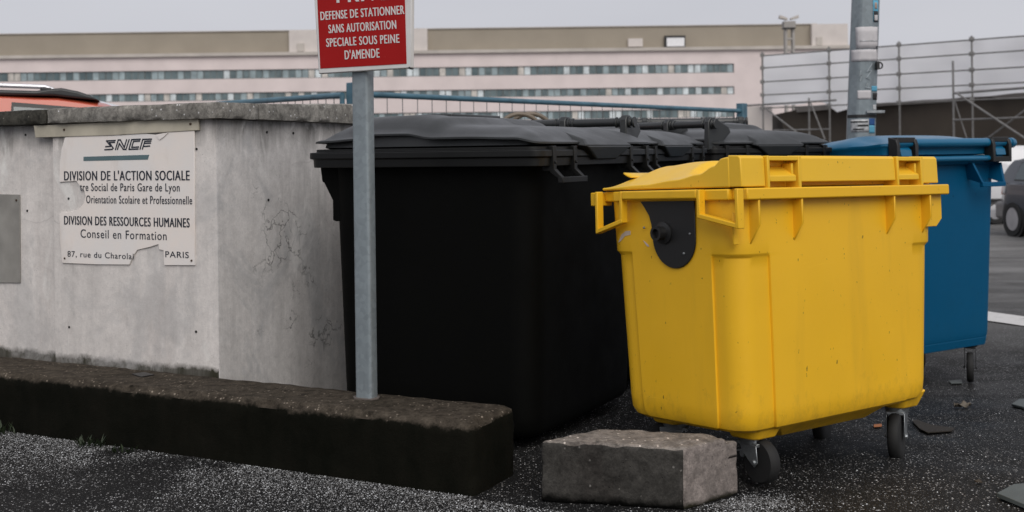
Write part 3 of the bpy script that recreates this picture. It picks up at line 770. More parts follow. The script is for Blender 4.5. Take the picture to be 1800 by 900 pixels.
# lift handles on the near end: two open loops joined by a bar
def yz(py, px):             # height on the near end plane
    tx, tz = ray(px, py); n = YA; Y = YC.dot(n)/(tx*n.x+n.y); return H+tz*Y
def slab(poly_yz, x0, x1): return [(x0, y, z) for y, z in poly_yz], (x1-x0, 0, 0)
m = MB(); X0, X1 = -yhx, -yhx+.016
ZTOP = zr-.001
m.box(X0, -yhx+.022, yb(1231, 350), yb(1098, 350), zr-.033, ZTOP)       # bar between the loops
m.build('grip_bar', M_yel, yel, .006, 3)
def loop(yo, yi, zo, zi, x0, x1, tk):
    """open frame: outer upright yo (bottom zo), inner upright yi (bottom zi)"""
    s = 1 if yi > yo else -1; m = MB()
    m.prism(*slab([(yo, ZTOP), (yo, zo), (yo+s*tk, zo+.012), (yo+s*tk, ZTOP)], x0, x1))
    m.prism(*slab([(yi-s*tk, ZTOP-.0005), (yi-s*tk, zi+.006), (yi, zi), (yi, ZTOP-.0005)], x0+.001, x1))
    m.prism(*slab([(yo+s*.001, zo), (yi-s*.001, zi), (yi-s*.001, zi+tk*1.2), (yo+s*.001, zo+tk*1.2)], x0+.0005, x1-.0005))
    return m
loop(-yhy, yb(1231, 370), yz(414, 1285), yz(392, 1232), -yhx, -yhx+.032, .014).build('lift_handle', M_yel, yel, .003, 2)
loop(yhy, yb(1098, 370), yz(411, 1050), yz(394, 1098), -yhx, -yhx+.032, .014).build('lift_handle', M_yel, yel, .003, 2)
# small ear at the far front corner
MB().box(-yhx+.01, -yhx+.09, yhy-.002, yhy+.035, zr-.055, zr-.004).build('corner_ear', M_yel, yel, .004, 2)
MB().box(-yhx+.030, -yhx+.056, -yhy+.048, -yhy+.054, zr-.19, zr-.08).build('rib', M_yel, yel, .002, 1)
# black plate with plug on the end wall
def end_x(z): t = (z-.208)/(YH-.02-.208); return lerp(bb0, bx0, t)
def ey(px, py):             # pixel on the end wall -> local (y, z)
    tx, tz = ray(px, py); z = .8
    for _ in range(6):
        o = YC+YA*(end_x(z)+yhx); Y = o.dot(YA)/(tx*YA.x+YA.y); z = H+tz*Y
    P = Vector((tx*Y, Y, 0)); return (P-YC).dot(YBv)-yhy, z
def end_poly(pxs, off): return [Vector((end_x(z)-off, y, z)) for y, z in (ey(*q) for q in pxs)]
pl = [(1131,352),(1140,366),(1149,382),(1153,398),(1155,415)]
cy0, cz0 = ey(1193, 425)
half = [ey(1155, 418)[0], ey(1231, 418)[0]]; cyc = (half[0]+half[1])/2; rad = abs(half[0]-half[1])/2
zc_ = ey(1193, 424)[1]
arc = [(cyc+rad*math.cos(a), zc_+rad*1.02*math.sin(a)) for a in [PI*i/24 for i in range(0, -25, -1)]]
P2 = [ey(*q) for q in pl]+[(y, z) for y, z in arc]+[ey(1229, 360)]
if P2[4][0] < cyc: arc.reverse()
P2 = [ey(*q) for q in pl]+arc+[ey(1230, 352)]
MB().prism([(end_x(z)-.001, y, z) for y, z in P2], (-.007, 0, 0)).build('end_plate', M_dk, yel, .002, 1)
y0, z0 = ey(1176, 414); xx = end_x(z0)
m = MB(); m.rev([(.012,0),(.040,.0),(.040,.008),(.025,.012),(.023,.030),(.026,.033),(.026,.045),(.017,.045),(.015,.03),(.0015,.03)], (xx-.007, y0, z0), (-1, .0, -.02), 22)
m.build('plug', M_dk, yel, ang=40)
for px, py in ((1222, 418), (1211, 452), (1141, 403)):
    y, z = ey(px, py); MB().rev([(.001,.004),(.004,.003),(.005,0)], (end_x(z)-.008, y, z), (-1,0,0), 8).build('rivet', M_steel, yel)
# scuffed label remains
MB().prism(end_poly([(1092,427),(1098,413),(1106,407),(1114,407),(1114,414),(1104,416),(1097,424)], .0007), (-.0008, 0, 0)).build('label_scrap', plain('paper_scrap', (.6, .5, .4), .8), yel)
MB().prism(end_poly([(1136,425),(1140,428),(1146,434),(1147,437),(1143,436)], .0007), (-.0008, 0, 0)).build('label_scrap', plain('paper_scrap_pale', (.6, .5, .45), .8), yel)
# feet, keel and casters
m = MB()
m.hexa([(bb0+.33, -.17, .135), (bb1-.26, -.17, .135), (bb1-.22, .17, .135), (bb0+.3, .17, .135)], [(bb0+.2, -BD/2+.03, .209), (bb1-.2, -BD/2+.03, .209), (bb1-.2, BD/2-.05, .209), (bb0+.2, BD/2-.05, .209)])
m.build('keel', M_yel, yel, .01, 2)
casters = []
for sx, xx in ((-1, bb0+.172), (1, bb1-.078)):
    for sy in (-1, 1):
        yy = sy*(BD/2-.115)+.004; zb = .158; m = MB()
        w0, w1 = .090, .062
        m.loft([[(xx+a, yy+b, zb) for a, b in rrect2(w1, w1, .03)], [(xx+a, yy+b, .222) for a, b in rrect2(w0, w0, .04)]])
        m.build('foot', M_yel, yel, .006, 2)
        P = yel.location+YA*(xx)+YBv*yy
        caster(yel, xx, yy, zb-.002, gz(P.x, P.y)+(.0 if sx < 0 else -.012), {(-1,-1): math.radians(-98), (1,-1): math.radians(205), (-1,1): 2.2, (1,1): .4}[(sx, sy)], True, .078 if sx < 0 else None)
# lid
lidf = []
lx0, lx1 = -yhx+.035, yhx-.03; NX, NY = 70, 48
ly0, ly1 = -yhy+.065, yhy-.005
def ylid(x, y):
    v = (y-ly0)/(ly1-ly0)                          # 0 hinge .. 1 front
    ridge = interp(v, [(0,.108),(.25,.108),(.6,.105),(.85,.094),(1,.070)])
    edge = interp(v, [(0,.107),(.05,.104),(.11,.078),(.22,.052),(.4,.035),(.65,.021),(1,.013)])
    dx = min(x-lx0, lx1-x)
    k = smooth(dx/.28)
    z = lerp(edge, ridge, k)
    # scoop behind the hinge band
    for cx in (lx0+.24, lx1-.24):
        q = ((x-cx)/.19)**2+((v-.27)/.22)**2
        if q < 1: z -= .068*(1-q)**.7*smooth((v-.05)/.06)
    # front rolls down
    return z - .0
top = [[(lerp(lx0, lx1, i/NX), lerp(ly0, ly1, j/NY)) for i in range(NX+1)] for j in range(NY+1)]
m = MB(); vs = [(x, y, YH+ylid(x, y)) for row in top for x, y in row]
fs = [(j*(NX+1)+i, j*(NX+1)+i+1, (j+1)*(NX+1)+i+1, (j+1)*(NX+1)+i) for j in range(NY) for i in range(NX)]
per = [i for i in range(NX+1)]+[(j+1)*(NX+1)+NX for j in range(NY)]+[NY*(NX+1)+i for i in range(NX-1, -1, -1)]+[j*(NX+1) for j in range(NY-1, 0, -1)]
n0 = len(vs)
for k in per: vs.append((vs[k][0], vs[k][1], YH+.003))
fs += [(per[i], per[(i+1)%len(per)], n0+(i+1)%len(per), n0+i) for i in range(len(per))]
fs.append(tuple(range(n0, n0+len(per))))
m.add(vs, fs); ylid_o = m.build('lid', M_yel2, yel, .006, 3, ang=40)
# flared front grip
m = MB(); rings = []
for j in range(6):
    t_ = j/5; y = ly1-.03+.105*t_; z = YH+.056+.016*t_**1.5; rings.append((y, z))
xsg = [lerp(-.46, .46, i/12) for i in range(13)]
vs = []; 
for y, z in rings:
    for x in xsg:
        e = 1-(x/.50)**6
        vs.append((x, ly1-.02+(y-ly1+.02)*max(.1, e), z))
n = len(xsg); fs = [(j*n+i, j*n+i+1, (j+1)*n+i+1, (j+1)*n+i) for j in range(5) for i in range(n-1)]
m.add(vs, fs); o = m.build('lid_grip', M_yel2, ylid_o)
sm_ = o.modifiers.new('s', 'SOLIDIFY'); sm_.thickness = .006
# hinge band: solid lengths with two pockets
ZH0, ZH1 = YH+.012, YH+.112
hb = [ya(1312, 320), ya(1361, 318), ya(1421, 315), ya(1590, 308), ya(1636, 305), ya(1664, 303)]
def band(x0, x1, z0=ZH0, y0=-yhy+.010):
    p = [(y0, z0), (y0+.004, ZH1-.012), (y0+.012, ZH1-.002), (-yhy+.072, ZH1), (-yhy+.072, z0)]
    MB().prism([(x0, y, z) for y, z in p], (x1-x0, 0, 0)).build('hinge_band', M_yel2, ylid_o, .004, 3)
band(-yhx+.037, hb[1]-.002, YH+.004, -yhy+.012); band(hb[2]+.002, hb[3]-.002, YH+.018); band(hb[4]+.002, hb[5], YH+.006)
for x0, x1 in ((hb[1], hb[2]), (hb[3], hb[4])):
    m = MB(); y0 = -yhy+.004; tk = .016
    m.box(x0, x0+tk*.8, y0, -yhy+.07, YH-.001, ZH1-.003); m.box(x1-tk, x1, y0, -yhy+.07, YH-.0015, ZH1-.0035)
    m.box(x0+tk*.8, x1-tk, y0+.001, -yhy+.069, ZH1-.02, ZH1-.004); m.box(x0+tk*.8, x1-tk, -yhy+.06, -yhy+.068, YH, ZH1-.02)
    m.build('hinge_pocket', M_yel2, yel, .003, 2)
    m = MB(); m.hexa([(x0+.016, y0+.004, YH+.020), (x1-.024, y0+.004, YH+.020), (x1-.024, -yhy+.06, YH+.020), (x0+.016, -yhy+.06, YH+.020)],
                     [(x0+.016, y0+.004, YH+.040), (x1-.024, y0+.004, YH+.040), (x1-.024, -yhy+.06, YH+.075), (x0+.016, -yhy+.06, YH+.075)])
    m.box(x1-.040, x1-.028, y0+.012, -yhy+.058, YH+.042, YH+.084)
    m.build('hinge_lug', M_yel2, yel, .003, 2)

# ------------------------------------------------------------------ blue bin
BT = math.radians(57); BA = Vector((math.sin(BT), math.cos(BT), 0)); BBv = Vector((-math.cos(BT), math.sin(BT), 0))
BC = Vector((2.273, 7.2, 0)); BL, BD_ = 1.21, .70
zbg = -.375
blu = empty('wheeled_bin', BC+BA*BL/2+BBv*BD_/2+Vector((0,0,zbg)), PI/2-BT, 'blue wheeled bin with black hinge clips behind the yellow bin', 'bin')
bhx, bhy = BL/2, BD_/2; BHR = 1.135-zbg            # rim height above its ground
bin_body(BL-.21, BD_-.15, BL-.12, BD_-.11, .30, BHR-.05, .05, .0, 0, tuck=.15).build('body', M_blu, blu, ang=40)
m = MB(); m.loft([[(x, y, z) for x, y in rrect2(bhx-.116+k, bhy-.086+k, .05)] for z, k in ((.245, 0), (.299, .008))])
m.build('bottom_tray', M_blu, blu, .004, 2)
m = MB(); R = lambda i, z: [(x, y, z) for x, y in rrect2(bhx-i, bhy-i, .05)]
m.loft([R(.07, BHR-.07), R(.03, BHR-.07), R(.02, BHR-.045), R(.02, BHR-.03), R(.03, BHR-.012), R(.06, BHR-.01)])
m.build('rim', M_blu, blu, .004, 2)
# lid, slightly domed, rolled hinge edge on the near long side
lxb, lyb = bhx-.01, bhy-.005
def ringb(i, z): return [(x, y, BHR+z(x, y)) for x, y in dense_rrect(lxb-i, lyb-i, max(.012, .06-i*.5), 5, 14)]
vv = lambda y: (y+lyb)/(2*lyb)
tz_ = lambda x, y: interp(vv(y), [(0,.085),(.12,.10),(.5,.125),(.8,.10),(1,.06)])-.02*(abs(x)/lxb)**3
ez_ = lambda x, y: interp(vv(y), [(0,.07),(.3,.055),(1,.03)])
rb = [ringb(.03, lambda x, y: -.008), ringb(.012, lambda x, y: .0), ringb(.008, lambda x, y: ez_(x, y)-.025), ringb(0, lambda x, y: ez_(x, y)-.015), ringb(0, lambda x, y: ez_(x, y))]
for i, k in ((.015,.35),(.04,.6),(.08,.8),(.13,.93),(.19,1)): rb.append(ringb(i, lambda x, y, k=k: lerp(ez_(x, y), tz_(x, y), k)))
for j in range(1, 7): rb.append(ringb(lerp(.19, lyb-.01, j/6), tz_))
bl = MB().loft(rb).build('lid', M_blu2, blu, ang=40)
def bx(px): 
    tx, _ = ray(px, 270); n = Vector((BA.y, -BA.x, 0)); Y = BC.dot(n)/(tx*n.x+n.y); return (Vector((tx*Y, Y, 0))-BC).dot(BA)-bhx
m = MB(); m.cyl((-bhx+.06, -bhy-.012, BHR+.072), (bhx-.002, -bhy-.012, BHR+.072), .028, None, 16); m.cyl((-bhx+.05, -bhy-.02, BHR-.03), (bhx-.10, -bhy-.02, BHR-.03), .018, None, 12)
m.build('rolled_edge', M_blu2, bl, .004, 2)
for c in (bx(1583), bx(1749)):
    m = MB(); yy = -bhy-.045
    for s in (-1, 1):
        x = c+s*.085
        m.prism([(x-.014, y, z) for y, z in ((yy, BHR+.095), (yy-.012, BHR+.06), (yy-.012, BHR-.055), (yy+.05, BHR-.055), (yy+.06, BHR+.108))], (.028, 0, 0))
    m.box(c-.085, c+.085, yy+.0005, yy+.06, BHR+.075, BHR+.107); m.box(c-.085, c+.085, yy-.011, yy+.05, BHR-.0545, BHR-.02); m.box(c-.084, c+.084, yy+.03, yy+.05, BHR-.02, BHR+.076)
    m.build('hinge_clip', M_dk, blu, .004, 2)
    m = MB(); m.hexa([(c-.05, yy-.004, BHR-.01), (c+.05, yy-.004, BHR-.01), (c+.05, yy+.03, BHR-.01), (c-.05, yy+.03, BHR-.01)], [(c-.05, yy+.004, BHR+.03), (c+.05, yy+.004, BHR+.03), (c+.05, yy+.03, BHR+.05), (c-.05, yy+.03, BHR+.05)])
    m.build('hinge_lug', M_blu2, blu, .003, 2)
MB().rev([(.001,0),(.034,0),(.034,.03),(.028,.045),(.001,.045)], (bhx-.004, -bhy-.012, BHR+.068), (1,0,0), 16).build('end_cap', M_blu2, blu)
# lift loop near the right end and its twin at the left
for c in (bx(1733), -bx(1733)):
    m = MB(); yy = -bhy-.06; w_ = .11
    for s in (-1, 1): m.hexa([(c+s*w_-.01, yy, BHR-.195), (c+s*w_+.01, yy, BHR-.195), (c+s*w_+.01, -bhy+.07, BHR-.16), (c+s*w_-.01, -bhy+.07, BHR-.16)],
                              [(c+s*(w_+.035)-.01, -bhy-.01, BHR-.06), (c+s*(w_+.035)+.01, -bhy-.01, BHR-.06), (c+s*(w_+.02)+.01, -bhy+.07, BHR-.06), (c+s*(w_+.02)-.01, -bhy+.07, BHR-.06)])
    m.box(c-w_-.0105, c+w_+.0105, yy-.003, yy+.024, BHR-.215, BHR-.185)
    m.build('lift_loop', M_blu, blu, .004, 2)
for sx in (-1, 1):
    for sy in (-1, 1): caster(blu, sx*(bhx-.22), sy*(bhy-.15), .25, .0, math.radians(-144) if sy < 0 else 1.0, False, .10)

# ------------------------------------------------------------------ broken concrete block
q = [Vector((.080, 4.011)), Vector((.550, 3.886)), Vector((.760, 4.056))]
bd = (q[1]-q[0]); brz = math.atan2(bd.y, bd.x)
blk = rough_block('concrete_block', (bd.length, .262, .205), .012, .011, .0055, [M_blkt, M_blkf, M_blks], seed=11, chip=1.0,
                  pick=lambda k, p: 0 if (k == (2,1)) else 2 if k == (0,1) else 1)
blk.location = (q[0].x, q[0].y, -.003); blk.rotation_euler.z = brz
for v in blk.data.vertices:      # the ends run askew and the back right corner is knocked off
    v.co.x += .62*v.co.y; v.co.y *= .86
    if v.co.z > .15 and v.co.y > .17 and v.co.x > bd.length+.06: v.co.z -= .018*smooth((v.co.x-bd.length-.06)/.05)
tag(blk, 'broken concrete block on the ground in front of the yellow bin', 'concrete block')

# ------------------------------------------------------------------ loose grit, litter and weeds
m = MB()
def pebble(x, y, r):
    z = gz(x, y)+r*.25; a = random.random()*6.28; s = [r*random.uniform(.6, 1.25) for _ in range(6)]
    c_, s_ = math.cos(a), math.sin(a); n = len(m.v)
    for dx, dy, dz in ((s[0],0,0),(0,s[1],0),(-s[2],0,0),(0,-s[3],0)): m.v.append(Vector((x+dx*c_-dy*s_, y+dx*s_+dy*c_, z)))
    m.v.append(Vector((x, y, z+s[4]*.7))); 
    m.f += [(n, n+1, n+4), (n+1, n+2, n+4), (n+2, n+3, n+4), (n+3, n, n+4)]
cnt = 0
while cnt < 42000:
    s = random.uniform(-2.7, .6); e = -random.expovariate(1/.30)
    P = K0+DK*s+NK*(e-.004)
    if s > 0 and e > -.02: continue
    if mnoise.noise((P.x*2.2, P.y*2.2, 9)) < -.75+random.random()*.3: continue
    if -.02 < (P.x-.08)*math.cos(brz)+(P.y-4.011)*math.sin(brz) < bd.length+.2 and -.01 < -(P.x-.08)*math.sin(brz)+(P.y-4.011)*math.cos(brz) < .27: continue
    pebble(P.x, P.y, random.choice((.0012, .0015, .002, .0025, .003))*random.uniform(.8, 1.2)); cnt += 1
for k in range(2600):
    a = random.uniform(0, 1); P = Vector((.80, 4.0, 0))+Vector((random.gauss(0, .10)-.02, random.gauss(-.06, .07), 0))
    lx_ = (P.x-.08)*math.cos(brz)+(P.y-4.011)*math.sin(brz); ly_ = -(P.x-.08)*math.sin(brz)+(P.y-4.011)*math.cos(brz)
    if lx_ < bd.length+.01+.72*ly_ and ly_ > -.01: continue
    pebble(P.x, P.y, random.choice((.0015, .002, .0025, .003)))
for k in range(5500):
    x = random.uniform(.3, 3.4); y = 3.6+4.2*random.random()**1.5; pebble(x, y, random.choice((.0015, .002, .0025, .003, .004)))
o = m.build('loose_grit', M_grit, sm=False); tag(o, 'pale loose grit strewn along the kerb and over the asphalt', 'grit', kind='stuff')

def gpt(px, py):
    tx, tz = ray(px, py); z = 0
    for _ in range(30):
        Y = (z-H)/tz; z = .5*z+.5*gz(tx*Y, Y)
    return Vector((tx*Y, Y, z))
def flake(name, pxs, mt, th, label, cat, curl=.0):
    P = [gpt(*p) for p in pxs]; c = sum(P, Vector())/len(P); mm = MB()
    mm.prism([p-c+Vector((0,0,.008+curl*random.random())) for p in P], (0,0,th)); o = mm.build(name, mt, loc=c, bevel=.001, seg=1); return tag(o, label, cat)
M_slate = plain('slate_fragment', (.085, .10, .098), .6, scale=14, bump=.3)
M_leaf = plain('dead_leaf', (.045, .032, .018), .7, scale=20)
M_card = plain('wet_cardboard', (.016, .011, .006), .8, scale=20, bump=.4)
flake('stone_slab', [(1752,878),(1782,862),(1830,858),(1840,905),(1800,898)], M_slate, .014, 'flat grey green stone fragment at the bottom right corner', 'stone')
flake('stone_slab', [(1778,716),(1792,707),(1830,706),(1836,722),(1800,722)], M_slate, .012, 'flat greenish stone fragment at the right edge beyond the wheels', 'stone')
flake('cardboard_scrap', [(1604,745),(1612,742),(1640,752),(1678,757),(1672,762),(1630,765),(1616,758)], M_card, .006, 'soggy dark scrap lying beside the far wheel of the yellow bin', 'scrap')
flake('cigarette_butt', [(1536,751),(1550,750),(1550,753.5),(1536,754.5)], plain('orange_filter', (.35, .13, .05), .8), .006, 'tiny orange cigarette end under the yellow bin', 'cigarette end')
flake('paper_scrap', [(1668,672),(1690,670),(1692,676),(1672,677)], M_slate, .004, 'pale scrap beside the wheel of the blue bin', 'scrap')
flake('dead_leaf', [(1712,850),(1722,847),(1727,853),(1718,852)], M_leaf, .003, 'small dark curled leaf alone on the asphalt near the bottom right', 'leaf')
P = gpt(1692, 718); mm = MB(); vs = []
for j in range(7):
    for i in range(9):
        u_, v_ = i/8*2-1, j/6*2-1; vs.append((u_*.045, v_*.028*(1-u_*u_*.7), .012+.03*mnoise.noise((u_*1.6, v_*1.6, 4))+.014*abs(v_)))
mm.add(vs, [(j*9+i, j*9+i+1, j*9+i+10, j*9+i+9) for j in range(6) for i in range(8)])
o = mm.build('dead_leaf', plain('pale_dead_leaf', (.13, .11, .085), .7, scale=40), loc=P, ang=80); o.modifiers.new('s', 'SOLIDIFY').thickness = .002
tag(o, 'crumpled pale brown leaf between the yellow and blue bin wheels', 'leaf')

M_weed = plain('weed_leaf', (.022, .035, .013), .6)
def weed(px, py, n, hgt, label):
    c = gpt(px, py); mm = MB()
    for k in range(n):
        a = random.uniform(0, 6.28); ln = random.uniform(.4, 1)*hgt; b = Vector((random.uniform(-.05, .05), random.uniform(-.02, .02), 0))
        d = Vector((math.cos(a)*.5, math.sin(a)*.5-.2, random.uniform(.6, 1.2))).normalized(); s = d.cross(Vector((0,0,1))).normalized()*random.uniform(.003, .008)
        p1 = b+d*ln*.5; p2 = b+d*ln+Vector((0, 0, -.15*ln))
        mm.add([b, p1+s, p2, p1-s], [(0,1,2,3)])
    tag(mm.build('weed', M_weed, loc=c, sm=False), label, 'weed', 'weeds along the kerb foot')
weed(160, 786, 34, .07, 'low dark weed tuft at the kerb foot under the torn notice')
weed(215, 796, 18, .05, 'smaller weed sprig at the kerb foot just right of the larger tuft')
weed(8, 764, 20, .08, 'weed tuft at the kerb foot at the far left edge')

# ------------------------------------------------------------------ lamp post with notices
LPY = 9.3
p0 = at(1513, 240, LPY); p1 = at(1521.5, 0, LPY)
lean = (p1-p0).x/(p1-p0).z
zg = gz(p0.x, LPY); base = Vector((p0.x-lean*(p0.z-zg), LPY, zg))
lp = empty('lamp_post', base, 0, 'galvanised octagonal lamp post plastered with paper notices and stickers', 'lamp post')
r_at = lambda z: .122-.0035*z
def oct_(z, k=1.0): 
    r = r_at(z)*k; return [(lean*z+r*math.cos(PI*(i/4)+math.radians(12)), r*math.sin(PI*(i/4)+math.radians(12)), z) for i in range(8)]
m = MB(); m.loft([oct_(z) for z in (-.05, 1, 2, 3, 4.5, 7)]); m.build('pole', M_pole, lp, .012, 2, ang=25)
MB().loft([oct_(z, k) for z, k in ((-.02, 1.7), (.02, 1.7), (.025, 1.05), (.2, 1.04))]).build('base_plate', M_pole, lp)
def pole_uv(px, py):
    tx, tz = ray(px, py); Y = LPY-.11; return tx*Y-base.x, H+tz*Y-base.z
def sticker(name, pxs, mt, off=.0, col=None):
    """wraps round the pole: each point pushed onto the octagon's front"""
    vs = []; ring = None
    P = [pole_uv(*p) for p in pxs]; x0 = min(p[0] for p in P); x1 = max(p[0] for p in P); z0 = min(p[1] for p in P); z1 = max(p[1] for p in P)
    n = 10; mm = MB()
    def ysurf(x, z):
        o = [(a, b) for a, b, c in oct_(z)]; best = 0
        for (ax_, ay), (bx_, by) in zip(o, o[1:]+o[:1]):
            lo, hi = min(ax_, bx_), max(ax_, bx_)
            if lo <= x <= hi and hi-lo > 1e-6:
                y = lerp(ay, by, (x-ax_)/(bx_-ax_)); best = min(best, y)
        return best
    for j in range(5):
        for i in range(n+1):
            x = lerp(x0, x1, i/n); z = lerp(z0, z1, j/4); vs.append((x, ysurf(x, z)-.003-off, z+.0006*math.sin(i*1.7+j)))
    mm.add(vs, [(j*(n+1)+i, j*(n+1)+i+1, (j+1)*(n+1)+i+1, (j+1)*(n+1)+i) for j in range(4) for i in range(n)])
    o = mm.build(name, mt, lp, ang=80); o.modifiers.new('s', 'SOLIDIFY').thickness = .0015; return o
M_pap = plain('weathered_paper', (.56, .54, .55), .8, scale=14, var=.1, bump=.1); M_pb = plain('sticker_black', (.012, .012, .013), .5)
M_pc = plain('sticker_blue', (.10, .36, .52), .5); M_pd = plain('sticker_deep_blue', (.02, .09, .28), .5); M_pg = plain('faded_flyer', (.45, .46, .47), .7, var=.4, scale=40)
M_skin = plain('flyer_face', (.4, .28, .22), .7)
sticker('paper_notice', [(1507,47),(1546,85)], M_pap); sticker('paper_notice', [(1501,87),(1546,107)], M_pap, .002)
sticker('crease', [(1512,71),(1545,72)], M_pg, .003)
for pts in ([(1543,80),(1544,91)], [(1541.5,81),(1545.5,82.5)]): sticker('arrow_mark', pts, M_pb, .005)
sticker('paper_notice', [(1508,159),(1532,174)], M_pap); sticker('sticker', [(1535.5,163),(1545,175)], M_pb); sticker('sticker', [(1533,151),(1545,160)], M_pc)
sticker('sticker', [(1535,0),(1546.5,38)], M_pc); sticker('sticker', [(1536,19),(1546,38)], M_pb, .002); sticker('sticker', [(1538,26),(1545,36)], M_pap, .004); sticker('sticker', [(1538.5,4),(1543.5,15)], M_skin, .002)
sticker('flyer', [(1499,210),(1527,232)], M_pg); sticker('flyer', [(1528,208),(1540,220)], M_pd); sticker('flyer', [(1528,220),(1540,234)], M_pc)
sticker('sticker', [(1536,184),(1543,193)], M_pg)
for a, b in (((1499,213),(1525,215)), ((1508,219),(1526,222)), ((1502,226),(1518,228))): sticker('flyer_mark', [a, b], M_pb, .002)
zz = pole_uv(1518, 204)[1]; MB().loft([oct_(zz+d, 1.03) for d in (-.012, .012)]).build('clamp_band', M_dk, lp)
zz = pole_uv(1518, 40)[1]
x, z = pole_uv(1522, 197); x2 = pole_uv(1554, 197)[0]
MB().box(x, x2, -.135, -.06, z-.010, z+.012).build('bracket', M_steel, lp, .003, 1)
x, z = pole_uv(1543, 115); m = MB(); m.box(x-.01, x+.012, -.12, -.06, z-.03, z+.03)
m.tube([(x+.02+.022*math.cos(a), -.09, z+.024*math.sin(a)) for a in [2*PI*i/14 for i in range(15)]], .006, 6); m.build('ring_bolt', M_dk, lp)
# scratched graffiti
M_scr = plain('scratch', (.42, .47, .5), .6)
def scratch(pts):
    mm = MB(); q = []
    for px, py in pts:
        x, z = pole_uv(px, py); q.append((x, -r_at(z)*.97-.003, z))
    mm.tube(q, .0035, 5); mm.build('scratched_mark', M_scr, lp)
scratch([(1533,112),(1524,126),(1532,124),(1523,137),(1530,140)]); scratch([(1513,124),(1510,134),(1515,130),(1512,142)]); scratch([(1525,146),(1521,154),(1530,155)])

# ------------------------------------------------------------------ blue site fence
M_fen = plain('blue_painted_steel', (.06, .14, .19), .5, scale=8, var=.25)
M_wire = plain('fence_wire', (.12, .13, .14), .5, .4)
def fence(name, a, b, ztop_a, ztop_b, nw, label, ends):
    a = Vector(a); b = Vector(b); L_ = (b-a).length; rz = math.atan2(b.y-a.y, b.x-a.x)
    root = empty(name, a, rz, label, 'fence', 'blue temporary fence panels'); za = ztop_a; zb = ztop_b
    MB().cyl((0,0,za), (L_,0,zb), .024, None, 12).build('rail', M_fen, root); MB().cyl((0,0,.12), (L_,0,.12), .021, None, 10).build('rail', M_fen, root)
    for x, z, e in ((0, za, ends[0]), (L_, zb, ends[1])):
        m = MB()
        if e: m.box(x-.055, x+.055, -.045, .045, 0, z+.09)
        else: m.cyl((x,0,0), (x,0,z), .021, None, 10)
        m.build('post', M_fen, root, .006 if e else 0)
        MB().box(x-.12, x+.12, -.3, .3, -.02, .12).build('foot', M_cope, root, .015)
    m = MB()
    for k in range(1, nw): 
        x = L_*k/nw; m.cyl((x,0,.12), (x,0,lerp(za, zb, k/nw)), .0035, None, 5, False)
    k = .35
    while k < min(za, zb)-.3: m.cyl((0,.004,k), (L_,.004,k), .0035, None, 5, False); k += .32
    m.build('mesh', M_wire, root)
fa = at(619, 165, 9.5); fb = at(1304, 195, 14.2); fl = at(380, 183, 11.3)
fence('site_fence', (fa.x+.02, fa.y+.02, 0), (fb.x, fb.y, 0), fa.z, fb.z, 35, 'blue tubed mesh fence panel running behind the black bins', (True, True))
fence('site_fence', (fl.x, fl.y, 0), (fa.x-.08, fa.y, 0), fl.z, fa.z-.01, 18, 'blue tubed mesh fence panel meeting the concrete wall coping', (False, False))

# ------------------------------------------------------------------ far office building
BY = 175.0
bld = empty('office_building', (0, BY, 0), 0, 'long low pink office building with ribbons of windows and a tan top storey', 'building')
def bp(px, py, off=0): 
    p = at(px, py, BY-off); return p.x, p.z
M_pink = plain('pink_facade', (.71, .62, .605), .85, scale=.25, var=.08)
M_tan = plain('tan_roof_storey', (.32, .28, .225), .85, scale=.2, var=.07)
M_pale = plain('pale_roof_block', (.62, .57, .54), .85, scale=.4, var=.08)
M_led = plain('grey_ledge', (.50, .46, .42), .85, scale=.4, var=.12)
def glass(name, c, rough=.12): return plain(name, c, rough, 0, .6, .3, .9)
M_gl = [glass('window_teal', (.13, .175, .185)), glass('window_blue', (.29, .36, .38)), glass('window_pale', (.62, .68, .70)), glass('window_dark', (.09, .13, .14)), glass('window_blind', (.55, .52, .48), .6)]
M_fr = plain('window_frame', (.16, .18, .18), .6)
ztop = lambda px, y0: bp(px, y0)[1]
Xl = -150.0; Xr = bp(1492, 100)[0]; Xw = bp(1290, 100)[0]
za = lambda py: bp(900, py)[1]
Z = dict(roof=za(48), tan0=za(87), led0=za(92.5), w1t=za(116.5), w1b=za(132.5), w2t=za(156.5), w2b=za(170.5), w3t=za(196), w3b=za(211), g=-3)
m = MB()                                   # wall strips between the window bands, butted end to end
for zt_, zb_ in ((Z['led0'], Z['w1t']), (Z['w1b'], Z['w2t']), (Z['w2b'], Z['w3t']), (Z['w3b'], -4)): m.box(Xl, Xw, 0, 14, zb_, zt_)
m.box(Xw, Xr, 0, 14, -4, Z['led0']); m.build('wall', M_pink, bld)
MB().box(Xl, Xw, 1.2, 13.9, Z['w3b']-.2, Z['w1t']+.2).build('inner_wall', M_tan, bld)
MB().box(Xl-.3, Xr+.3, -.5, 14.5, Z['led0'], Z['tan0']).build('ledge', M_led, bld)
MB().box(Xl, Xr-4.5, 1.2, 12, Z['tan0'], Z['roof']).build('roof_storey', M_tan, bld)
MB().box(Xl-.2, Xr-4.3, 1.0, 12.2, Z['roof'], Z['roof']+.12).build('roof_edge', M_led, bld)
def roof_block(a, b, y0, y1, mt, dep=.4, back=6):
    x0, z1 = bp((a), y0); x1, z0 = bp(b, y1); o = MB().box(x0, x1, dep, back, z0, z1).build('roof_block', mt, bld); return o
roof_block(507, 751, 53, 91, M_pale); roof_block(1428, 1492, 42, 84, M_pale, .3, 9)
o = roof_block(1169, 1206, 62, 83, M_dk, .6); MB().box(*[v for v in (bp(1172,0)[0], bp(1203,0)[0], .5, .62, bp(1172,81)[1], bp(1172,66)[1])]).build('skylight', plain('white_skylight', (.8,.8,.82), .5), bld)
roof_block(1105, 1131, 67, 81, M_pale, .7)
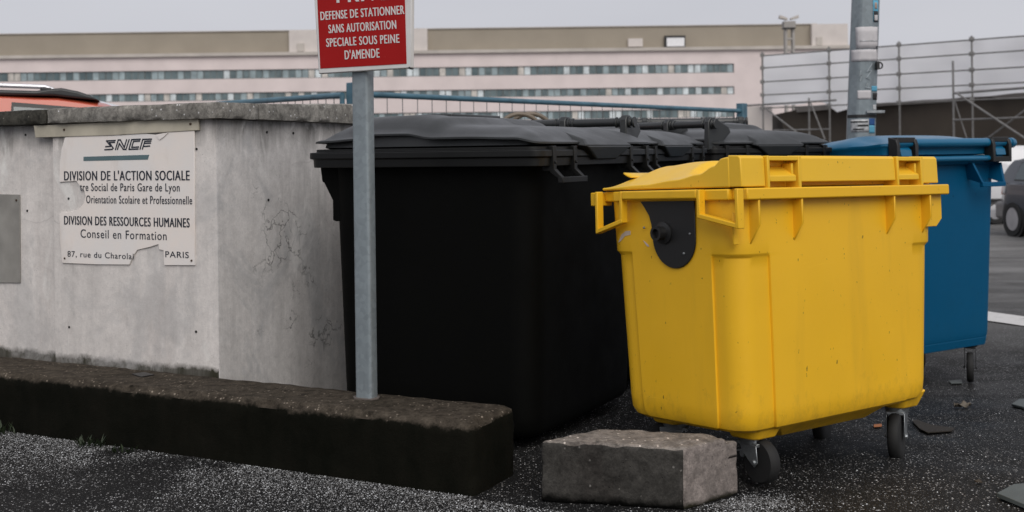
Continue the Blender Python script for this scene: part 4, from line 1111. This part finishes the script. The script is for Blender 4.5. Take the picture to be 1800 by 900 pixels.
for a, b, y0, y1 in ((522,534,76,90),(1436,1446,65,79)): 
    x0, z1 = bp(a, y0); x1, z0 = bp(b, y1); MB().box(x0, x1, .1, .5, z0, z1).build('roof_door', M_led, bld)
cnt = 0
def win_row(px0, px1, zt, zb, n):
    x0 = bp(px0, 130)[0]; x1 = min(bp(px1, 130)[0], Xw); w_ = (x1-x0)/n
    for k in range(n):
        m = MB(); xa = x0+k*w_; m.box(xa, xa+w_-.04, .25, .4, zb+.02, zt-.02)
        fr = m.build('window', M_fr, bld); np_ = 3
        pw = (w_-.04)/np_
        rng = random.random()
        for j in range(np_):
            r_ = random.random(); mt = M_gl[0 if r_ < .40 else 1 if r_ < .66 else 3 if r_ < .80 else 2 if r_ < .92 else 4]
            m2 = MB(); m2.box(xa+j*pw+.07, xa+(j+1)*pw-.07, .2, .26, zb+.1, zt-.1); m2.build('pane', mt, fr)
win_row(-22, 1290, Z['w1t'], Z['w1b'], 38); win_row(140, 1290, Z['w2t'], Z['w2b'], 34); win_row(500, 1290, Z['w3t'], Z['w3b'], 24)

# camera mast in front of the building
cm = empty('camera_mast', (at(1387, 90, 110).x, 110, -.6), 0, 'concrete mast with two cameras on its head in front of the pink building', 'mast')
M_mast = plain('mast_concrete', (.36, .34, .32), .85, scale=1)
zt = at(1387, 36, 110).z+.6; s = 110/F
MB().box(-8*s, -4*s, -.3, .3, 0, zt-14*s).build('leg', M_mast, cm); MB().box(5*s, 9*s, -.3, .3, 0, zt-14*s).build('leg', M_mast, cm)
m = MB()
for k in range(8): m.box(-4*s, 5*s, -.25, .25, zt-14*s-k*20*s-20*s, zt-14*s-k*20*s-17*s)
m.build('brace', M_mast, cm); MB().box(-10*s, 10*s, -.5, .5, zt-14*s, zt-2*s).build('head', M_mast, cm); MB().box(-10*s, 10*s, -.55, .55, zt-15*s, zt-13.2*s).build('head_shade_strip', M_dk, cm)  # solid dark strip painted in for the shade line under the head
for sg, dz in ((-1, 8), (1, 9)):
    m = MB(); a = math.radians(20*sg); m.hexa([(sg*3*s, -.3, zt-1*s+dz*.2*s), (sg*3*s, .3, zt-1*s+dz*.2*s), (sg*17*s, .3, zt+4*s), (sg*17*s, -.3, zt+4*s)], [(sg*3*s, -.3, zt+4*s), (sg*3*s, .3, zt+4*s), (sg*16*s, .3, zt+9*s), (sg*16*s, -.3, zt+9*s)])
    m.build('camera_head', M_led, cm)

# ------------------------------------------------------------------ scaffold over the ramp
M_tube = plain('scaffold_tube', (.20, .195, .19), .5, .3, var=.2)
def SY(px): return lerp(46, 39, (px-1340)/460)
A0 = at(1340, 150, 46); A1 = at(1990, 150, SY(1990))
def sp(px, py, near=0.0): return at(px, py, SY(px)-near)
scaf = empty('scaffold', (0,0,0), 0, 'tube scaffold of uprights and rails in front of the white sheeting', 'scaffold')
def strut(name, p, q, r=.03): MB().cyl(p, q, r, None, 8).build(name, M_tube, scaf)
top = lambda px: lerp(97, 62, (px-1340)/460)
for px, lo in ((1340, 0), (1457, 0), (1580, 0), (1708, 0), (1840, 0), (1985, 0)):
    p = sp(px, top(px)-6); strut('standard', (p.x, p.y, gz(p.x, p.y)), p, .035)
    for k in (0, 22.5, 47, 70, 93): 
        c = sp(px, top(px)+k*(1+.0004*(px-1340))); MB().box(c.x-.07, c.x+.07, c.y-.06, c.y+.06, c.z-.07, c.z+.07).build('coupler', M_tube, scaf)
for k in (1, 22.5, 47, 70, 93):
    e = lambda px: top(px)+k*(1+.0004*(px-1340))
    strut('ledger', sp(1340, e(1340)), sp(1985, e(1985)), .025)
# nearer bay
for px, y0 in ((1422, 172), (1675, 107), (1900, 90)):
    p = sp(px, y0, 3); strut('standard', (p.x, p.y, gz(p.x, p.y)), p, .035)
strut('ledger', sp(1305, 186, 3), sp(1470, 176, 3), .035); strut('ledger', sp(1675, 164, 3), sp(1900, 147, 3), .04)
strut('ledger', sp(1675, 211, 3), sp(1900, 203, 3), .03); strut('ledger', sp(1360, 229, 3), sp(1460, 227, 3), .025)
strut('brace', sp(1682, 164, 3.1), sp(1830, 262, 3.1), .035); strut('brace', sp(1738, 242, 2.9), sp(1830, 172, 2.9), .03)
strut('brace', sp(1340, 186, 3.1), sp(1410, 240, 3.1), .03); strut('brace', sp(1424, 178, 3.1), sp(1450, 245, 3.1), .025); strut('brace', sp(1675, 168, 2.9), sp(1700, 245, 2.9), .02)
# white sheeting behind the tubes
m = MB(); n = 60; vs = []; rows = 8
for i in range(n+1):
    px = lerp(1342, 1990, i/n); bot = interp(px, [(1342,186),(1400,184),(1440,178),(1458,184),(1465,198),(1500,190),(1560,180),(1640,175),(1720,170),(1800,163),(1990,150)])
    for j in range(rows+1):
        py = lerp(top(px)+1, bot, j/rows); p = sp(px, py, -.35+.05*math.sin(px*.05+j*.7)+.05*mnoise.noise((px*.03, j*.5, 2))); vs.append(p)
m.add(vs, [(i*(rows+1)+j, (i+1)*(rows+1)+j, (i+1)*(rows+1)+j+1, i*(rows+1)+j+1) for i in range(n) for j in range(rows)])
M_sheet = NT('white_sheeting'); M_sheet.base((.93, .93, .96)); M_sheet.set(.7)
tl = M_sheet.n('ShaderNodeBsdfTranslucent'); tl.inputs['Color'].default_value = (.9, .9, .92, 1); ms = M_sheet.n('ShaderNodeMixShader'); ms.inputs[0].default_value = .15
M_sheet.l(M_sheet.b.outputs[0], ms.inputs[1]); M_sheet.l(tl.outputs[0], ms.inputs[2]); M_sheet.l(ms.outputs[0], M_sheet.t.nodes['Material Output'].inputs['Surface'])
o = m.build('scaffold_sheet', M_sheet.m, ang=80)
tag(o, 'white sheeting hung behind the scaffold rails', 'sheeting')
# concrete ramp with the shade of its underside painted as a dark face
ramp = empty('concrete_ramp', (0,0,0), 0, 'concrete ramp deck with painted-in shade behind the scaffold uprights', 'ramp')
M_ramp = plain('shaded_ramp_concrete', (.050, .040, .031), .9, scale=.5, var=.3); M_re = plain('ramp_edge_concrete', (.25, .23, .21), .9, scale=.6, var=.2)
def rp_(px, py, back): return at(px, py, SY(px)+back)
lo = lambda px: Vector((rp_(px, 240, 1).x, rp_(px, 240, 1).y, -1.2))
f = [rp_(1372, 199, 1), rp_(1400, 193, 1), rp_(1470, 187, 1), rp_(1560, 181, 1), rp_(1700, 173, 1), rp_(1990, 156, 1)]
m = MB(); m.prism([lo(1405)]+f+[lo(1990)], (.6, 6, 0)); m.build('wall', M_ramp, ramp)  # upright dark face, its colour stands in for shade below the deck
for a, b in zip(f[1:], f[2:]): MB().hexa([a+Vector((0,-.3,-.1)), b+Vector((0,-.3,-.1)), b+Vector((0,.3,-.1)), a+Vector((0,.3,-.1))], [a+Vector((0,-.3,.1)), b+Vector((0,-.3,.1)), b+Vector((0,.3,.1)), a+Vector((0,.3,.1))]).build('edge_beam', M_re, ramp)
p = rp_(1310, 188, .6); q_ = rp_(1362, 187, .6)
MB().box(p.x, q_.x, p.y-.3, p.y+1.5, -1, p.z).build('abutment', M_pale, ramp)

# ------------------------------------------------------------------ vehicles
M_glass = NT('car_glass'); M_glass.base((.05, .075, .085)); M_glass = M_glass.set(.08, 0, .8)
M_chr = plain('alloy', (.5, .5, .52), .3, .7); M_lamp = plain('lamp_lens', (.6, .6, .62), .15, 0, .8); M_amb = plain('amber_lens', (.5, .16, .06), .2, 0, .8)
def paint(name, c, rough=.25, coat=.5):
    t = NT(name); t.base(t.mix(t.noise(3, 4), tuple(x*.93 for x in c), c)); t.b.inputs['Coat Weight'].default_value = coat; return t.set(rough)
def make_car(root, prof, roof, width, mat, glassy, wheels, belt, nose_lamp=True, roofmat=None, wr=.31):
    """prof: (x, z) outline of the lower body from rear to front; roof: (x, z) outline of the cabin. x forward"""
    W = width/2; m = MB()
    stations = sorted(set([p[0] for p in prof]))
    xs_ = [lerp(prof[0][0], prof[-1][0], i/36) for i in range(37)]
    rings = []
    for x in xs_:
        zt = interp(x, prof); e = min(x-xs_[0], xs_[-1]-x); wv = W*(.80+.20*smooth(e/.55)); zb = .22+.12*(1-smooth(e/.4))
        zt = max(zt, zb+.1)
        rings.append([(x, -wv*.86, zb), (x, -wv*.97, zb+.10), (x, -wv, lerp(zb, zt, .55)), (x, -wv*.97, zt-.05), (x, -wv*.88, zt), (x, 0, zt+.025),
                      (x, wv*.88, zt), (x, wv*.97, zt-.05), (x, wv, lerp(zb, zt, .55)), (x, wv*.97, zb+.10), (x, wv*.86, zb)])
    body = m.loft(rings).build('body', mat, root, .02, 2, ang=50)
    m = MB(); xr = [lerp(roof[0][0], roof[-1][0], i/24) for i in range(25)]; rings = []
    for x in xr:
        zt = interp(x, roof); zb = min(belt-.04, zt-.02); k = (zt-zb)/(max(r[1] for r in roof)-zb+.001)
        wt = W*lerp(.93, .74, k)
        rings.append([(x, -W*.93, zb), (x, -lerp(W*.93, wt, .75), lerp(zb, zt, .75)), (x, -wt, zt-.03*k), (x, -wt*.8, zt), (x, 0, zt+.02*k), (x, wt*.8, zt), (x, wt, zt-.03*k), (x, lerp(W*.93, wt, .75), lerp(zb, zt, .75)), (x, W*.93, zb)])
    cab = m.loft(rings).build('cabin', roofmat or mat, root, .015, 2, ang=40)
    for poly in glassy:
        for sg in (-1, 1):
            zmx = max(r[1] for r in roof)
            def yy(x, z): 
                k = (z-belt+.04)/(zmx-belt+.04); return sg*(lerp(W*.93, W*.74, k)+.012)
            mm = MB(); mm.prism([(x, yy(x, z), z) for x, z in poly], (0, -sg*.02, 0)); fr = mm.build('side_window', M_glass, root)
            cxp = sum(p[0] for p in poly)/len(poly); czp = sum(p[1] for p in poly)/len(poly)
            mm = MB(); mm.prism([(cxp+(x-cxp)*1.06, yy(x, czp+(z-czp)*1.16)-sg*.006, czp+(z-czp)*1.16) for x, z in poly], (0, -sg*.016, 0)); mm.build('window_seal', M_dk, fr)
    for wx in wheels:
        for sg in (-1, 1):
            y = sg*(W-.085)
            a = MB().rev([(wr+.06,-.01),(wr+.06,.02),(wr*1.0,.02),(wr*1.0,-.01)], (wx, sg*(W-.03), wr+.02), (0, sg, 0), 24).build('wheel_arch', M_dk, root)
            t_ = MB().rev([(wr*.62,-.10),(wr*.95,-.10),(wr,-.06),(wr,.06),(wr*.95,.10),(wr*.70,.10),(wr*.66,.05)], (wx, y, wr), (0, sg, 0), 28).build('wheel', M_rub, root)
            mm = MB(); mm.rev([(.001,.085),(wr*.2,.085),(wr*.2,.06),(.001,.06)], (wx, y, wr), (0, sg, 0), 14)
            mm.rev([(wr*.55,.095),(wr*.66,.095),(wr*.66,.06),(wr*.55,.06)], (wx, y, wr), (0, sg, 0), 24)
            for k in range(7):
                a_ = 2*PI*k/7; c_, s_ = math.cos(a_), math.sin(a_); d = Vector((c_, 0, s_)); n_ = Vector((-s_, 0, c_))*wr*.07; o_ = Vector((wx, y+sg*.09, wr))
                mm.prism([o_+d*wr*.15+n_, o_+d*wr*.6+n_*1.4, o_+d*wr*.6-n_*1.4, o_+d*wr*.15-n_], (0, -sg*.025, 0))
            mm.build('rim', M_chr, t_)
    return body, cab
# dark hatchback at the right edge: front left corner turned to us
cz = gpt(1790, 424)
car = empty('parked_car', (0,0,0), 0, 'dark grey hatchback cut off by the right edge, in front of the white van', 'car')
prof = [(-2.05,.55),(-1.95,.95),(-1.2,.98),(.9,.98),(1.35,.93),(1.85,.80),(2.1,.50)]
roofp = [(-1.95,.98),(-1.55,1.38),(-.6,1.52),(.1,1.50),(.55,1.32),(1.25,.96)]
wins = [[(-1.35,1.02),(-1.25,1.30),(-.55,1.40),(-.5,1.02)],[(-.42,1.02),(-.47,1.40),(.05,1.38),(.45,1.22),(.85,1.02)]]
M_dkcar = paint('grey_blue_car_paint', (.030, .037, .052)); 
make_car(car, prof, roofp, 1.78, M_dkcar, wins, (-1.3, 1.32), .98)
MB().prism([(.62,-.60,1.335),(.62,.60,1.335),(1.22,.72,1.0),(1.22,-.72,1.0)], (.03,0,.012)).build('windscreen', M_glass, car)
for sg in (-1, 1):
    m = MB(); m.hexa([(1.72,sg*.82,.60),(2.06,sg*.60,.56),(2.02,sg*.55,.56),(1.68,sg*.78,.60)],[(1.55,sg*.86,.84),(1.93,sg*.66,.75),(1.9,sg*.6,.75),(1.5,sg*.82,.84)]); hl = m.build('headlight', M_lamp, car, .01)
    MB().box(1.62,1.72, sg*.875-.02, sg*.875+.02, .62,.80).build('indicator', M_amb, hl, .008)
    m = MB(); m.hexa([(.62,sg*.93,.98),(.74,sg*.93,.99),(.74,sg*1.12,1.0),(.62,sg*1.12,1.0)],[(.60,sg*.93,1.14),(.70,sg*.93,1.13),(.70,sg*1.1,1.12),(.60,sg*1.12,1.14)]); m.build('mirror', M_dk, car, .02, 2)
MB().box(1.9, 2.13, -.72, .72, .30, .52).build('bumper', plain('silver_bumper', (.16,.15,.145), .5), car, .05, 3)
MB().box(2.11, 2.15, -.45, .45, .36, .46).build('grille', M_dk, car)
car.rotation_euler.z = 0
front = at(1772, 420, 20.5)
for sg in (-1, 1):
    m = MB(); m.hexa([(-2.03,sg*.62,.74),(-1.70,sg*.885,.74),(-1.70,sg*.84,.74),(-2.0,sg*.58,.74)],[(-1.99,sg*.60,.93),(-1.66,sg*.86,.93),(-1.66,sg*.8,.93),(-1.95,sg*.56,.93)]); tl_ = m.build('tail_light', M_amb, car, .01)
    m = MB(); m.hexa([(-1.78,sg*.845,.76),(-1.60,sg*.90,.76),(-1.60,sg*.86,.76),(-1.78,sg*.80,.76)],[(-1.75,sg*.83,.92),(-1.58,sg*.885,.92),(-1.58,sg*.84,.92),(-1.75,sg*.79,.92)]); m.build('clear_lens', M_lamp, tl_, .008)
MB().box(-2.10, -1.75, -.80, .80, .28, .60).build('bumper', plain('grey_bumper', (.19,.18,.175), .5), car, .06, 3)
MB().prism([(-1.96,-.60,1.02),(-1.96,.60,1.02),(-1.60,.52,1.36),(-1.60,-.52,1.36)], (-.03,0,.012)).build('rear_window', M_glass, car)
RH = math.radians(-84); rot = Matrix.Rotation(RH, 3, 'Z'); cs_ = [rot@Vector((x, y, 0)) for x, y in ((-2.1, .68), (-2.1, -.68), (-1.75, .89), (-1.75, -.89))]
tx0 = ray(1757, 380)[0]; car.rotation_euler.z = RH; yc = 22-2.05
car.location.y = yc; car.location.x = max(tx0*(yc+c.y)-c.x for c in cs_); car.location.z = gz(9.5, 20.5)
# white van behind it
van = empty('white_van', (0,0,0), 0, 'plain white panel van parked behind the blue bin at the right', 'van')
m = MB(); W = 1.0
def vsec(x, w, zt, zb=.35): return [(x,-w*.94,zb),(x,-w,zb+.1),(x,-w,1.1),(x,-w*.94,zt-.12),(x,-w*.84,zt),(x,w*.84,zt),(x,w*.94,zt-.12),(x,w,1.1),(x,w,zb+.1),(x,w*.94,zb)]
m.loft([vsec(-2.7,.95,2.14),vsec(-2.62,1.0,2.2),vsec(.9,1.0,2.2),vsec(1.35,.98,2.12),vsec(1.75,.95,1.55,.35),vsec(1.95,.93,1.2),vsec(2.45,.85,1.0),vsec(2.55,.8,.7)])
M_white = paint('white_van_paint', (.74,.74,.76), .35); m.build('body', M_white, van, .03, 2, ang=40)
for sg in (-1, 1):
    MB().prism([(.95,sg*1.004,1.18),(.95,sg*.955,1.9),(1.3,sg*.955,1.86),(1.72,sg*.975,1.2)], (0,-sg*.02,0)).build('side_window', M_glass, van)
    MB().box(-2.0,.8, sg*1.0-.02, sg*1.0+.02, .62,.72).build('trim_strip', M_dk, van)
    MB().box(-2.72,-2.69, sg*.86-.06, sg*.86+.06, .9,1.4).build('tail_light', plain('tail_red', (.35,.03,.02), .3), van)
    MB().box(1.32,1.45, sg*1.12-.1, sg*1.12+.1, 1.2,1.45).build('mirror', M_dk, van, .03)
    for wx in (-1.55, 1.75):
        t_ = MB().rev([(.2,-.1),(.32,-.1),(.34,-.06),(.34,.06),(.32,.1),(.22,.1),(.2,.05)], (wx, sg*.9, .34), (0,sg,0), 26).build('wheel', M_rub, van)
        MB().rev([(.001,.08),(.2,.07),(.2,.05),(.001,.05)], (wx, sg*.9, .34), (0,sg,0), 18).build('rim', M_chr, t_)
MB().box(-2.6,2.4,-.85,.85,.22,.40).build('chassis', M_dk, van)
van.rotation_euler.z = math.radians(6); van.scale = (.74, .74, .745)
vb = at(1650, 420, 25.5); van.location = (vb.x+2.0, 25.6, gz(9, 24.5))
# red car behind the wall
rc = empty('parked_car', (0,0,0), 0, 'red car with silver roof rails and a black roof seen over the wall', 'car')
prof = [(-2.0,.6),(-1.93,1.02),(-1.2,1.05),(.8,1.05),(1.4,.98),(1.9,.82),(2.1,.5)]
roofp = [(-1.97,1.12),(-1.63,1.43),(-1.52,1.465),(-1.29,1.50),(-.6,1.53),(.1,1.52),(.6,1.42),(1.35,1.02)]
wins = [[(-1.52,1.10),(-1.42,1.40),(-1.02,1.43),(-1.0,1.10)],[(-.86,1.10),(-.88,1.44),(-.12,1.44),(-.10,1.10)],[(.03,1.10),(.0,1.44),(.35,1.40),(.95,1.10)]]
M_redc = paint('red_car_paint', (.52,.085,.04), .35)
make_car(rc, prof, roofp, 1.74, M_redc, wins, (-1.3,1.3), 1.05, wr=.3)
for sg in (-1, 1):
    m = MB(); m.tube([(-1.25,sg*.60,1.535),(-1.2,sg*.60,1.553),(-.8,sg*.60,1.566),(0,sg*.60,1.568),(.3,sg*.60,1.55),(.42,sg*.60,1.48)], .014, 10); rl = m.build('roof_rail', plain('silver_rail', (.62,.62,.66), .3, .5), rc)
    MB().box(-1.24,-1.17,sg*.60-.02,sg*.60+.02,1.50,1.548).build('rail_foot', M_dk, rl, .008)
m = MB(); pts_ = [(-1.53,1.470),(-1.47,1.502),(-1.40,1.526),(-1.30,1.546),(-1.22,1.540),(-1.15,1.528),(-.6,1.542),(.1,1.536),(.1,1.50),(-.6,1.505),(-1.25,1.498)]
m.prism([(x, -.63, z) for x, z in pts_], (0, 1.26, 0)); m.build('black_roof', plain('black_roof_paint', (.035,.037,.038), .35), rc, .015, 2)
m = MB(); m.tube([(-1.28,-.3,1.54),(-1.31,-.3,1.572)], .005, 6); m.build('aerial', M_dk, rc)
rc.rotation_euler.z = math.radians(197)
rc.location = (-4.315, 7.836, 0); rc.scale = (1, 1, 1.055)
# white car behind it
wc = empty('parked_car', (0,0,0), 0, 'white car just showing its sloping tail behind the red car', 'car')
make_car(wc, prof, [(-1.99,1.18),(-1.6,1.50),(-1.26,1.57),(-.4,1.62),(.1,1.60),(.6,1.46),(1.35,1.02)], 1.74, M_white, [[(-1.4,1.12),(-1.3,1.32),(-.45,1.46),(-.4,1.12)],[(-.3,1.12),(-.3,1.46),(.3,1.44),(.9,1.12)]], (-1.3,1.3), 1.05, wr=.3)
wc.rotation_euler.z = math.radians(197); wc.location = (-5.35, 11.56, 0); wc.scale = (1,1,1.10)
